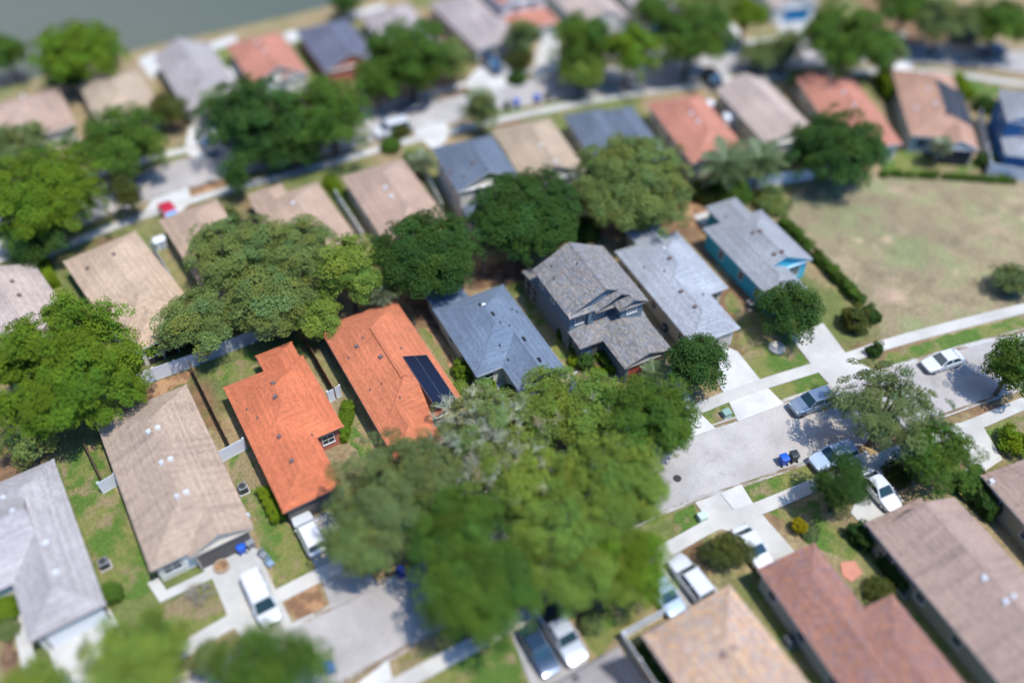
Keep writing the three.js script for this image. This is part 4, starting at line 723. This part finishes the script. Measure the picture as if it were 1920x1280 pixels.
tree(1880, 38, 66, 50, 'mid', 'dense tree shading the end of the far street', { h: 6 });
tree(1500, 145, 28, 22, 'dark', 'small dark tree between two salmon roofs', { h: 2.5 });
tree(645, 4, 28, 14, 'dark', 'little tree on the lake bank', { h: 3 });
tree(1330, 15, 60, 30, 'pale', 'pale tree far behind the round green one', { h: 6 });
tree(1225, 15, 40, 24, 'mid', 'tree beside the pinkish roof with the dark blue garage', { h: 6 });
tree(1700, 12, 50, 22, 'mid', 'tree behind the bend of the far street', { h: 6 });
// palms
palm(716, 545, 4.6, 1.05, 'cabbage palm at the corner of the red orange roof', palmPale);
palm(905, 455, 5, 1.0, 'palm squeezed between the two dark oaks', palmPale);
palm(1362, 306, 5.2, 2.0, 'tall palm behind the sandy clearing');
palm(1428, 298, 5, 1.9, 'palm beside the white fence of the field corner');
palm(1768, 272, 3.2, 1.0, 'round headed palm on the bright back lawn', palmPale);
palm(1228, 698, 3, 0.9, 'short palm by the garage of the two storey house');
palm(402, 185, 4.5, 1.4, 'pale palm beside the taupe lake house', palmPale);
palm(790, 300, 3, 1.1, 'small palm on the lawn by the tall slate roof', palmPale);
// hedges
hedge([1466, 420], [1612, 572], 0.75, 1.15, 'mid', 'long clipped hedge between the teal house and the dry field');
hedge([1622, 585], [1640, 607], 1.1, 1.0, 'dark', 'short low end piece of the field hedge');
hedge([1652, 330], [1690, 329], 0.6, 0.5, 'mid', 'first low clipped hedge piece at the top of the field', { coarse: true });
hedge([1700, 331], [1755, 332], 0.6, 0.5, 'mid', 'middle low clipped hedge piece at the top of the field', { coarse: true });
hedge([1770, 333], [1900, 342], 0.6, 0.5, 'mid', 'longest low clipped hedge piece at the top of the field', { coarse: true });
hedge([1652, 150], [1672, 190], 2.0, 2.2, 'lime', 'bright green block hedge beside the salmon roof', { coarse: true });
hedge([1790, 155], [1812, 190], 1.6, 1.6, 'lime', 'bright green hedge beside the black panel slope', { coarse: true });
hedge([78, 492], [100, 540], 1.2, 1.3, 'lime', 'bright clipped hedge between two tan roofs', { coarse: true });
hedge([618, 345], [640, 372], 1.2, 1.2, 'lime', 'bright hedge between the two peach roofs', { coarse: true });
hedge([497, 925], [525, 980], 1.0, 1.1, 'lime', 'bright green hedge under the orange eave');
hedge([655, 765], [640, 830], 1.0, 1.1, 'bright', 'green hedge between the two orange roofs');
hedge([1805, 905], [1868, 968], 2.4, 1.9, 'dark', 'rounded dark green hedge block beside the brown roof', { coarse: true });
hedge([1600, 1000], [1628, 1032], 1.5, 1.4, 'deep', 'dark clipped hedge at the front corner of the streaked roof', { coarse: true });
hedge([1655, 1052], [1700, 1105], 1.3, 1.3, 'deep', 'longer dark hedge along the wall of the streaked roof', { coarse: true });
hedge([1205, 1215], [1255, 1290], 1.0, 1.0, 'deep', 'dark hedge inside the white fence');
hedge([1118, 665], [1152, 700], 0.8, 0.8, 'bright', 'low hedge along the entry walk of the two storey house');
hedge([1052, 628], [1082, 662], 0.9, 1.1, 'mid', 'trimmed grey green hedge below the slate blue wall');
// shrubs
bush(1060, 622, 13, 'deep', 'dark shrub under the slate blue wall corner', { high: 1.6 });
tree(1098, 678, 17, 17, 'dark', 'round clipped shrub beside the entry walk', { h: 0.9, low: 1, leaf: 'mid', name: 'shrub', category: 'shrub', tall: 1.2 });
bush(1075, 676, 8, 'lime', 'small lime green shrub in the mulched bed', { high: 0.7 });
bush(1122, 700, 11, 'lime', 'lime shrub at the foot of the round clipped one', { high: 0.8 });
tree(868, 692, 20, 20, 'bright', 'bright shrub against the cream wall', { h: 1.0, low: 1, leaf: 'mid', name: 'shrub', category: 'shrub', tall: 1.2 });
tree(905, 722, 24, 22, 'bright', 'bright shrub below the porch eave', { h: 1.0, low: 1, leaf: 'mid', name: 'shrub', category: 'shrub', tall: 1.2 });
bush(862, 728, 13, 'spring', 'low shrub beside the red eave', { high: 1 });
bush(920, 728, 10, 'lime', 'small lime shrub beside the entry walk of the blue grey roof', { high: 0.9 });
bush(955, 735, 14, 'dark', 'dark shrub beside the garage of the blue grey roof', { high: 1.2 });
tree(1500, 985, 19, 17, 'yellow', 'golden yellow shrub on the front lawn', { h: 0.95, low: 1, leaf: 'mid', name: 'shrub', category: 'shrub', tall: 1.2 });
tree(1602, 598, 30, 30, 'olive', 'reddish olive shrub at the end of the long field hedge', { h: 1.2, low: 1, leaf: 'mid', name: 'shrub', category: 'shrub', tall: 1.2 });
tree(1642, 655, 15, 16, 'deep', 'dark shrub beside the pavement at the field', { h: 0.8, low: 1, leaf: 'mid', name: 'shrub', category: 'shrub', tall: 1.2 });
tree(1908, 825, 34, 28, 'lime', 'big bright rounded bush by the pavement', { h: 1.1, low: 1, leaf: 'mid', name: 'shrub', category: 'shrub', tall: 1.2 });
tree(1685, 890, 28, 20, 'olive', 'olive shrub under the wispy street tree', { h: 0.8, low: 1, leaf: 'mid', name: 'shrub', category: 'shrub', tall: 1.2 });
bush(730, 272, 16, 'mid', 'round shrub beside the green front lawn', { high: 1.4, coarse: true });
bush(745, 240, 22, 'olive', 'loose olive shrub before the white van on the far street', { high: 1.6, coarse: true });
bush(770, 310, 26, 'grey', 'grey green shrub on the green front lawn', { high: 1.8, coarse: true });
bush(1520, 1000, 9, 'grey', 'small pale shrub behind the golden one', { high: 0.6, coarse: true });
bush(210, 1112, 12, 'mid', 'upright shrub beside the lilac grey roof', { high: 1.8, coarse: true });
bush(5, 1145, 22, 'bright', 'bright shrub by the mulch bed', { high: 1.5, coarse: true });
bush(12, 1180, 12, 'grey', 'grey shrub in the red brown mulch', { high: 0.9, coarse: true });
bush(1110, 1165, 16, 'grey', 'grey green shrub beside the parked pickup', { high: 1.2, coarse: true });
tree(1650, 1105, 28, 22, 'olive', 'olive shrub beside the salmon patio', { h: 0.8, low: 1, leaf: 'mid', name: 'shrub', category: 'shrub', tall: 1.2 });
bush(1372, 355, 34, 'mid', 'leafy shrub below the tall palm', { high: 3.2, coarse: true });
tree(1447, 378, 34, 22, 'pale', 'straw coloured scrub behind the teal house', { h: 0.8, low: 1, leaf: 'mid', name: 'shrub', category: 'shrub', tall: 1.2 });
bush(1325, 360, 26, 'olive', 'rough scrub by the sandy clearing', { high: 1.5, coarse: true });
bush(425, 410, 20, 'olive', 'dark olive shrub at the corner of the peach tan roof', { high: 1.6, coarse: true });
bush(1850, 300, 16, 'dark', 'dark shrub inside the white corner fence', { high: 1.2, coarse: true });
bush(1850, 195, 20, 'dark', 'dark shrub beside the bright blue house', { high: 1.6, coarse: true });
bush(1100, 430, 26, 'deep', 'deep green shrub beside the dark soil', { high: 2, coarse: true });
bush(970, 145, 16, 'dark', 'dark shrub beside the narrow drive', { high: 1.4, coarse: true });
{ // leafless shrub on the dry front lawn
  const p = G(375, 1112, 0.4), t = thing('shrub', 'leafless grey shrub on the dry front lawn', 'shrub', V(p.x, 0, p.z)), r = rng(77), spots = [];
  for (let i = 0; i < 26; i++) { const a = r() * 6.28, k = Math.sqrt(r()) * 1.1; spots.push({ p: V(Math.cos(a) * k, 0.15 + 0.5 * r(), Math.sin(a) * k), n: V(Math.cos(a) * 0.4, 1, Math.sin(a) * 0.4).normalize(), s: 0.6 }); }
  foliage(t, 'twigs', twigs, twigMat, spots, [0.30, 0.27, 0.22], r);
  part('stem', limbGeo([[[V(0, -0.03, 0), V(0.1, 0.3, 0), V(0.3, 0.6, 0.1)], 0.04, 0.015], [[V(0, -0.03, 0), V(-0.2, 0.3, 0.1), V(-0.4, 0.6, 0.2)], 0.04, 0.015]]), M.bark, t);
}

// ---------- fences ----------
function fence(a, b, high, m, label) {
  const A = G(a[0], a[1]), B = G(b[0], b[1]), d = V().subVectors(B, A), len = d.length(), n = Math.max(1, Math.round(len / 2.2)), s = len / n;
  const t = thing('fence', label, 'fence', A, Math.atan2(d.x, d.z));
  const post = new GB().box(-0.065, 0.065, 0, high + 0.08, -0.065, 0.065).box(-0.085, 0.085, high + 0.08, high + 0.12, -0.085, 0.085).geo();
  const pb = new GB(), k = Math.round((s - 0.13) / 0.15), w = (s - 0.13) / k;
  for (let i = 0; i < k; i++) pb.box(-0.014, 0.014 + 0.004 * (i % 2), 0.06, high - 0.04, 0.065 + i * w + 0.004, 0.065 + (i + 1) * w - 0.004);
  pb.box(-0.03, 0.03, high - 0.04, high + 0.02, 0.065, s - 0.065).box(-0.03, 0.03, 0.02, 0.1, 0.065, s - 0.065);
  const panel = pb.geo();
  for (let i = 0; i <= n; i++) { part('post', post, m, t).position.z = i * s; if (i < n) part('panel', panel, m, t).position.z = i * s; }
}
fence([255, 726], [372, 684], 1.8, M.fenceWhite, 'white fence behind the streaked brown roof');
fence([374, 683], [600, 592], 1.8, M.fenceGrey, 'blue grey fence behind the orange L shaped house');
fence([362, 700], [432, 842], 1.7, M.woodBrown, 'weathered brown fence between the brown roof and the orange roof');
fence([414, 868], [462, 842], 1.7, M.fenceWhite, 'short white fence joining the brown and the orange house');
fence([572, 645], [630, 748], 1.7, M.woodBrown, 'weathered brown fence between the two orange roofs');
fence([618, 755], [640, 743], 1.7, M.fenceWhite, 'tiny white fence piece beside the wide orange eave');
fence([163, 842], [197, 912], 1.6, M.woodGrey, 'grey brown fence between the lilac and the brown roof');
fence([194, 925], [224, 908], 1.7, M.fenceWhite, 'short white fence at the lilac side of the brown house');
fence([1400, 356], [1556, 330], 1.8, M.fenceWhite, 'white fence under the oak at the field corner');
fence([1560, 329], [1600, 300], 1.6, M.fenceWhite, 'white fence piece hidden behind the field oak');
fence([1832, 226], [1850, 326], 1.8, M.fenceWhite, 'white side fence of the bright blue house');
fence([1852, 328], [1960, 347], 1.8, M.fenceWhite, 'white back fence of the bright blue house');
fence([632, 378], [680, 452], 1.7, M.fenceWhite, 'white fence between the two peach roofs');
fence([290, 476], [334, 548], 1.7, M.fenceGrey, 'grey fence between the plain tan and the peach tan roof');
fence([802, 345], [830, 400], 1.7, M.fenceWhite, 'white fence beside the tall slate roofed house');
fence([1165, 1199], [1250, 1151], 1.4, M.fenceWhite, 'white fence in front of the mottled tan roof');
fence([1166, 1202], [1230, 1300], 1.4, M.fenceWhite, 'white fence along the wall of the mottled tan roof');
fence([384, 100], [428, 150], 1.4, M.fenceGrey, 'grey fence between the taupe and the salmon lake house');
fence([1188, 300], [1180, 275], 1.7, M.fenceWhite, 'white fence beside the slate double hip roof');

// ---------- cars ----------
const carPaint = (r, g, b, metal = 0.1) => new THREE.MeshPhysicalMaterial({ color: C(r, g, b), roughness: 0.35, metalness: metal, clearcoat: 1, clearcoatRoughness: 0.06, side: THREE.DoubleSide });
const paint = { white: carPaint(0.62, 0.63, 0.63), silver: carPaint(0.42, 0.45, 0.47, 0.5), navy: carPaint(0.012, 0.035, 0.075), black: carPaint(0.012, 0.013, 0.016), red: carPaint(0.50, 0.02, 0.055), steel: carPaint(0.17, 0.23, 0.31, 0.3), pearl: carPaint(0.50, 0.52, 0.54, 0.3), paleBlue: carPaint(0.38, 0.48, 0.60, 0.2), grey: carPaint(0.12, 0.13, 0.14, 0.4) };
const wheelGeo = (() => { const g = new THREE.LatheGeometry([[0.2, -0.1], [0.3, -0.11], [0.335, -0.08], [0.335, 0.08], [0.3, 0.11], [0.2, 0.1]].map(([x, y]) => new THREE.Vector2(x, y)), 20); g.rotateZ(Math.PI / 2); return g; })();
const rimGeo = new THREE.CylinderGeometry(0.21, 0.21, 0.16, 14).rotateZ(Math.PI / 2);
// shapes: length, width, [station z, bottom y, top y, half width share] from nose to tail, belt, cabin base z0 z1, roof z0 z1, roof height
const carKinds = {
  sedan: { L: 4.6, W: 1.8, st: [[-2.3, 0.42, 0.62, 0.72], [-2.1, 0.26, 0.76, 0.92], [-1.5, 0.2, 0.86, 1], [-0.8, 0.2, 0.95, 1], [0.6, 0.2, 0.97, 1], [1.5, 0.2, 0.98, 1], [2.1, 0.28, 0.94, 0.93], [2.3, 0.45, 0.8, 0.78]], cab: [-0.95, 1.75, -0.2, 1.05], top: 1.44 },
  suv: { L: 4.7, W: 1.88, st: [[-2.35, 0.45, 0.75, 0.75], [-2.15, 0.3, 0.92, 0.93], [-1.5, 0.24, 1.04, 1], [-0.8, 0.24, 1.1, 1], [0.8, 0.24, 1.12, 1], [1.8, 0.24, 1.12, 1], [2.25, 0.32, 1.08, 0.94], [2.35, 0.48, 0.95, 0.85]], cab: [-0.95, 2.25, -0.25, 1.95], top: 1.72 },
  van: { L: 5.0, W: 1.95, st: [[-2.5, 0.45, 0.8, 0.78], [-2.3, 0.3, 0.98, 0.94], [-1.7, 0.24, 1.1, 1], [-1.1, 0.24, 1.18, 1], [0.8, 0.24, 1.2, 1], [1.9, 0.24, 1.2, 1], [2.4, 0.3, 1.16, 0.97], [2.5, 0.45, 1.05, 0.9]], cab: [-1.5, 2.42, -0.7, 2.3], top: 1.95 },
  pickup: { L: 5.6, W: 1.98, st: [[-2.8, 0.5, 0.85, 0.8], [-2.6, 0.35, 1.02, 0.95], [-1.9, 0.3, 1.12, 1], [-1.2, 0.3, 1.16, 1], [0.9, 0.3, 1.16, 1], [0.95, 0.3, 1.16, 1], [2.7, 0.32, 1.14, 1], [2.8, 0.4, 1.1, 0.97]], cab: [-1.25, 0.9, -0.55, 0.75], top: 1.85, bed: [1.05, 2.7] },
};
function car(kind, px, py, heading, p, label) {
  const k = carKinds[kind], q = G(px, py, 0.8), t = thing(kind === 'pickup' ? 'pickup_truck' : kind === 'van' ? 'van' : 'car', label, kind === 'pickup' ? 'pickup' : kind === 'van' ? 'van' : 'car', V(q.x, 0.11, q.z), deg(heading));
  const ring = (z, y0, y1, hw) => { const r = Math.min(0.14, (y1 - y0) * 0.3), out = []; for (const [sx, sy, a0] of [[1, 1, 0], [-1, 1, 90], [-1, -1, 180], [1, -1, 270]]) for (let i = 0; i <= 3; i++) { const a = deg(a0 + i * 30); out.push(V(sx * (hw - r) + Math.cos(a) * r, (sy > 0 ? y1 - r : y0 + r) + Math.sin(a) * r, z)); } return out; };
  const rings = k.st.map(([z, y0, y1, w]) => ring(z, y0, y1, w * k.W / 2)), n = rings[0].length, pos = [], idx = [];
  rings.forEach((r) => r.forEach((v) => pos.push(v.x, v.y, v.z)));
  for (let i = 0; i + 1 < rings.length; i++) for (let j = 0; j < n; j++) { const a = i * n + j, b = i * n + (j + 1) % n; idx.push(a, b, a + n, b, b + n, a + n); }
  for (const e of [0, rings.length - 1]) for (let j = 1; j + 1 < n; j++) idx.push(e * n, e * n + j, e * n + j + 1);
  const g = new THREE.BufferGeometry(); g.setAttribute('position', new THREE.Float32BufferAttribute(pos, 3)); g.setIndex(idx); g.computeVertexNormals();
  const body = part('body', g, p, t);
  const [b0, b1, r0, r1] = k.cab, belt = k.st[4][2] - 0.03, wb = k.W / 2 - 0.07, wt = k.W / 2 - 0.24, y = k.top;
  const B = [V(-wb, belt, b0), V(wb, belt, b0), V(wb, belt, b1), V(-wb, belt, b1)], T = [V(-wt, y, r0), V(wt, y, r0), V(wt, y, r1), V(-wt, y, r1)];
  const face = (nm, i, j) => part(nm, new GB().poly([B[i], B[j], T[j], T[i]]).geo(), M.carGlass, t);
  face('windscreen', 0, 1); face('rear_window', 2, 3); face('side_window', 1, 2); face('side_window', 3, 0);
  const rf = new RoundedBoxGeometry(2 * wt + 0.1, 0.1, r1 - r0 + 0.12, 3, 0.05); rf.translate(0, y + 0.0, (r0 + r1) / 2); part('roof', rf, p, t);
  for (let i = 0; i < 4; i++) part('pillar', new GB().beam(B[i], T[i], 0.09, 0.07).geo(), p, t); for (const s of [-1, 1]) part('pillar', new GB().beam(V(s * wb, belt, (b0 + b1) / 2), V(s * wt, y, (r0 + r1) / 2), 0.09, 0.04).geo(), p, t);
  for (const s of [-1, 1]) for (const z of [-k.L * 0.31, k.L * 0.3]) { const w = part('wheel', wheelGeo, M.tyre, t); w.position.set(s * (k.W / 2 - 0.1), 0.335 - 0.0, z); part('rim', rimGeo, M.rim, w); }
  for (const s of [-1, 1]) { const h = part('headlight', new RoundedBoxGeometry(0.36, 0.14, 0.1, 2, 0.04), M.lampClear, t); h.position.set(s * k.W * 0.33, k.st[1][2] - 0.14, k.st[0][0] + 0.12); const r = part('tail_light', new RoundedBoxGeometry(0.22, 0.22, 0.08, 2, 0.03), M.lampRed, t); r.position.set(s * k.W * 0.38, k.st[6][2] - 0.2, k.L / 2 - 0.06); const m = part('mirror', new RoundedBoxGeometry(0.2, 0.14, 0.1, 2, 0.04), p, t); m.position.set(s * (k.W / 2 + 0.04), belt + 0.1, b0 + 0.45); }
  if (k.bed) { const [z0, z1] = k.bed, yb = k.st[5][2], hw = k.W / 2 - 0.1; part('cargo_bed', new GB().box(-hw, hw, yb + 0.002, yb + 0.012, z0, z1).geo(), M.plasticDark, t); const w = new GB(); for (const s of [-1, 1]) w.box(s * hw - 0.04, s * hw + 0.04, yb - 0.1, yb + 0.09, z0 - 0.05, z1 + 0.04); w.box(-hw, hw, yb - 0.1, yb + 0.088, z1, z1 + 0.06); part('bed_rail', w.geo(), p, t); }
  return t;
}
// heading: where the nose points, 0 = towards the lake, counter-clockwise
const toStreet = (a) => a + 180;
car('sedan', 1770, 676, 109, paint.white, 'white sedan parked along the verge of the dry field');
car('suv', 1523, 754, 112, paint.steel, 'steel blue car parked by the verge of the square green lawn');
car('van', 490, 1124, toStreet(32), paint.white, 'white van on the cream driveway');
car('suv', 579, 999, 31, paint.white, 'white car at the brick front of the orange L shaped house');
car('pickup', 1053, 1188, toStreet(29), paint.pearl, 'pale silver pickup with a dark cargo bed');
car('sedan', 1010, 1218, toStreet(29), paint.navy, 'dark navy car beside the pale silver pickup');
car('sedan', 1246, 1113, toStreet(29), paint.paleBlue, 'pale blue car under the yellow green tree');
car('suv', 1296, 1086, 29, paint.white, 'white car next to the pale blue car');
car('sedan', 1412, 1026, toStreet(25), paint.white, 'white car on the drive of the brown red roof');
car('sedan', 1650, 917, toStreet(24), paint.white, 'white car before the streaked brown roof');
car('suv', 1563, 856, 112, paint.paleBlue, 'pale car in the shade of the wispy street tree');
car('van', 735, 242, 115, paint.white, 'white van on the far street by the paired dark crowns');
car('suv', 923, 121, toStreet(28), paint.navy, 'navy car on a white driveway of the lake side');
car('sedan', 772, 199, 114, paint.navy, 'dark blue car shaded by the tall green tree');
car('suv', 1338, 150, toStreet(18), paint.black, 'black car before the plain pinkish tan roof');
car('suv', 1808, 66, 95, paint.black, 'black car under the soft green tree at the bend');
car('sedan', 1862, 92, 82, paint.grey, 'dark grey car at the end of the far street');
car('sedan', 316, 396, 34, paint.red, 'crimson red car on the white driveway');
car('suv', 388, 268, toStreet(30), paint.grey, 'grey car on the drive of the taupe lake house');
car('suv', 960, 930, 118, paint.grey, 'grey car under the street oaks');

// ---------- bins, boxes and garden things ----------
const binMat = { blue: std({ color: C(0.012, 0.09, 0.46), roughness: 0.4 }), navy: std({ color: C(0.008, 0.02, 0.16), roughness: 0.4 }), dark: std({ color: C(0.025, 0.035, 0.035), roughness: 0.45 }), grey: std({ color: C(0.2, 0.21, 0.22), roughness: 0.5 }) };
function frustum(x0, z0, x1, z1, y0, y1) { const a = [V(-x0, y0, -z0), V(x0, y0, -z0), V(x0, y0, z0), V(-x0, y0, z0)], b = [V(-x1, y1, -z1), V(x1, y1, -z1), V(x1, y1, z1), V(-x1, y1, z1)], g = new GB(); g.poly(a).poly(b, true); for (let i = 0; i < 4; i++) g.poly([a[i], a[(i + 1) % 4], b[(i + 1) % 4], b[i]]); return g.geo(); }
const binBody = frustum(0.27, 0.3, 0.35, 0.4, 0.06, 1.02), binWheel = new THREE.CylinderGeometry(0.13, 0.13, 0.07, 14).rotateZ(Math.PI / 2);
const binLid = (() => { const s = new THREE.Shape(); s.moveTo(-0.44, 0); s.lineTo(0.44, 0); s.lineTo(0.42, 0.05); s.quadraticCurveTo(0, 0.16, -0.42, 0.05); const g = new THREE.ExtrudeGeometry(s, { depth: 0.74, bevelEnabled: false, curveSegments: 6 }); g.translate(0, 0, -0.37); g.rotateY(Math.PI / 2); g.translate(0, 1.03, 0); return g; })();
function bin(px, py, m, turn, label, group) {
  const p = G(px, py, 0.6), t = thing('wheeled_bin', label, 'bin', V(p.x, 0.02, p.z), deg(turn), group);
  part('body', binBody, m, t); part('lid', binLid, m, t);
  for (const s of [-1, 1]) part('wheel', binWheel, M.tyre, t).position.set(s * 0.3, 0.13, 0.34);
  part('handle', new GB().box(-0.3, 0.3, 0.98, 1.02, 0.42, 0.47).geo(), m, t);
}
bin(1470, 862, binMat.blue, 20, 'blue wheeled bin at the kerb beside a dark one');
bin(1489, 856, binMat.dark, 16, 'dark bin at the kerb beside the blue one and the verge strip');
bin(452, 1028, binMat.blue, 30, 'blue wheeled bin by the dark open garage');
bin(468, 1018, binMat.grey, 34, 'grey bin beside the garage of the streaked brown house');
bin(619, 1252, binMat.blue, 28, 'bright blue bin at the kerb near the white driveway');
bin(752, 1073, binMat.navy, 28, 'navy bin at the kerb under the big green oak');
bin(1905, 990, binMat.blue, 20, 'blue wheeled bin against the olive wall behind the hedge block');
bin(1921, 1003, binMat.grey, 24, 'grey bin against the olive wall behind the hedge block');
bin(968, 193, binMat.blue, 25, 'lone blue bin on the green verge of the far street');
bin(1007, 184, binMat.blue, 25, 'blue bin with a black one behind it on the far street');
bin(1026, 179, binMat.dark, 22, 'black bin beside the far street blue one');
bin(950, 198, binMat.dark, 25, 'dark bin next to the narrow grey green tree');
bin(636, 925, binMat.grey, 31, 'grey bin at the brick front of the orange house');
const fanGeo = new THREE.CylinderGeometry(0.33, 0.33, 0.03, 20);
function aircon(px, py, turn, label) {
  const p = G(px, py, 0.5), t = thing('air_conditioner', label, 'air conditioner', V(p.x, 0.01, p.z), deg(turn));
  part('pad', new RoundedBoxGeometry(1.0, 0.08, 1.0, 2, 0.02).translate(0, 0.04, 0), M.concrete, t);
  part('cabinet', new RoundedBoxGeometry(0.8, 0.8, 0.8, 2, 0.05).translate(0, 0.48, 0), binMat.grey, t);
  part('fan_grille', fanGeo, M.plasticDark, t).position.set(0, 0.895, 0);
  const l = new GB(); for (let i = 0; i < 6; i++) for (const s of [-1, 1]) { l.box(-0.34, 0.34, 0.18 + i * 0.11, 0.24 + i * 0.11, s * 0.41 - 0.01, s * 0.41 + 0.01); l.box(s * 0.41 - 0.01, s * 0.41 + 0.01, 0.18 + i * 0.11, 0.24 + i * 0.11, -0.34, 0.34); } part('louvre', l.geo(), M.plasticDark, t);
}
aircon(194, 1056, 33, 'air conditioner unit beside the lilac grey roof');
aircon(455, 915, 31, 'air conditioner unit between the brown and the orange roof');
aircon(1246, 614, 25, 'air conditioner unit beside the beige wall of the pale grey roof');
aircon(1482, 1200, 24, 'air conditioner unit beside the brown red roof');
aircon(1700, 1105, 24, 'air conditioner unit at the wall of the streaked roof');
aircon(1408, 570, 25, 'air conditioner unit at the teal wall');
{ // garden and street odds and ends
  const ringStone = std({ map: concreteMap, color: C(0.62, 0.45, 0.32) });
  let p = G(415, 1062, 0.2), t = thing('fire_ring', 'round tan stone fire ring on the cream driveway', 'fire ring', V(p.x, 0.1, p.z));
  for (let i = 0; i < 12; i++) { const s = part('stone', new RoundedBoxGeometry(0.3, 0.3, 0.2, 2, 0.05), ringStone, t), a = i * Math.PI / 6; s.position.set(Math.sin(a) * 0.6, 0.15, Math.cos(a) * 0.6); s.rotation.y = a; }
  part('fire_bed', new THREE.CylinderGeometry(0.52, 0.52, 0.12, 20).translate(0, 0.06, 0), M.sand, t);
  p = G(1457, 652, 0.15); t = thing('stone_ring', 'pale stone planting ring on the shaded lawn', 'planter', V(p.x, 0, p.z));
  for (let i = 0; i < 14; i++) { const s = part('stone', new RoundedBoxGeometry(0.36, 0.26, 0.24, 2, 0.06), M.concrete, t), a = i * Math.PI / 7; s.position.set(Math.sin(a) * 0.78, 0.13, Math.cos(a) * 0.78); s.rotation.y = a; }
  part('gravel', new THREE.CylinderGeometry(0.7, 0.7, 0.16, 20).translate(0, 0.08, 0), M.concrete, t);
  p = G(1270, 897); t = thing('manhole_cover', 'dark round manhole cover in the near street', 'manhole', V(p.x, 0.012, p.z));
  part('frame', new THREE.CylinderGeometry(0.42, 0.42, 0.02, 24).translate(0, 0.01, 0), M.ventBrown, t); part('lid', new THREE.CylinderGeometry(0.36, 0.36, 0.012, 24).translate(0, 0.027, 0), M.plasticDark, t);
  for (const [x, y, c, l] of [[1317, 970, C(0.45, 0.56, 0.48), 'pale green utility box on the verge beside the cream apron'], [1362, 776, C(0.22, 0.33, 0.28), 'green utility box on the small verge square']]) {
    p = G(x, y, 0.3); t = thing('utility_box', l, 'utility box', V(p.x, 0.05, p.z), deg(24)); const m = std({ color: c, roughness: 0.5 });
    part('cabinet', new RoundedBoxGeometry(0.8, 0.6, 0.7, 2, 0.05).translate(0, 0.32, 0), m, t); part('lid', new RoundedBoxGeometry(0.86, 0.1, 0.76, 2, 0.04).translate(0, 0.64, 0), m, t); part('base', new THREE.BoxGeometry(0.9, 0.06, 0.8).translate(0, 0.03, 0), M.concrete, t);
  }
  // satellite dish beside the blue grey roof
  p = G(1080, 701, 2.4); t = thing('satellite_dish', 'small white satellite dish on a pole beside the blue grey roof', 'dish', V(p.x, 0, p.z), deg(-120));
  part('pole', new THREE.CylinderGeometry(0.03, 0.03, 2.3, 10).translate(0, 1.15, 0), M.metal, t);
  const dish = new THREE.SphereGeometry(0.6, 24, 8, 0, 6.2832, 0, 0.62); dish.scale(1, 0.9, 1); dish.translate(0, -0.55, 0); dish.rotateX(Math.PI); dish.rotateX(0.75); dish.translate(0, 2.4, 0); part('reflector', dish, M.trimWhite, t);
  part('feed_arm', new GB().beam(V(0, 2.25, -0.05), V(0, 2.75, 0.4), 0.03, 0.03).geo(), M.metal, t);
  // white garden furniture and sheds that show as small pale blocks
  for (const [x, y, w, h, d, a, l] of [[1325, 200, 1.4, 1.3, 1.2, 17, 'white garden box between the salmon and the pinkish tan roofs'], [1368, 226, 1.8, 1.6, 1.4, 17, 'larger white shed beside the pinkish tan roof'], [300, 455, 1.2, 1.2, 1.0, 34, 'pale storage box by the grey fence'], [284, 628, 2.2, 2.0, 1.6, 38, 'white shed at the back corner of the plain tan roof']]) {
    p = G(x, y, h / 2); t = thing('garden_shed', l, 'shed', V(p.x, 0, p.z), deg(a));
    part('wall', new THREE.BoxGeometry(w, h, d).translate(0, h / 2, 0), M.trimWhite, t); const r = new GB(), o = 0.12; r.poly([V(-w / 2 - o, h, -d / 2 - o), V(w / 2 + o, h, -d / 2 - o), V(w / 2 + o, h + 0.3, 0), V(-w / 2 - o, h + 0.3, 0)], true).poly([V(-w / 2 - o, h, d / 2 + o), V(w / 2 + o, h, d / 2 + o), V(w / 2 + o, h + 0.3, 0), V(-w / 2 - o, h + 0.3, 0)], true); part('roof', r.geo(), M.fenceWhite, t); part('door', new THREE.BoxGeometry(0.6, h * 0.85, 0.03).translate(0, h * 0.44, d / 2 + 0.02), M.fenceGrey, t);
  }
  for (const [x, y, l] of [[493, 1040, 'grey garden chair on the worn grass beside the drive'], [506, 1056, 'blue grey garden chair next to another chair']]) {
    p = G(x, y, 0.4); t = thing('garden_chair', l, 'chair', V(p.x, 0.01, p.z), deg(50)); const m = x < 500 ? binMat.grey : std({ color: C(0.2, 0.28, 0.36) });
    part('seat', new RoundedBoxGeometry(0.6, 0.08, 0.6, 2, 0.03).translate(0, 0.42, 0), m, t); part('backrest', new RoundedBoxGeometry(0.6, 0.6, 0.07, 2, 0.03).translate(0, 0.76, -0.28), m, t);
    for (const sx of [-1, 1]) for (const sz of [-1, 1]) part('leg', new THREE.BoxGeometry(0.05, 0.4, 0.05).translate(sx * 0.26, 0.2, sz * 0.26), m, t);
  }
}
scene.traverse((o) => { if (o.isMesh) { o.castShadow = true; o.receiveShadow = true; } });
renderer.render(scene, camera);
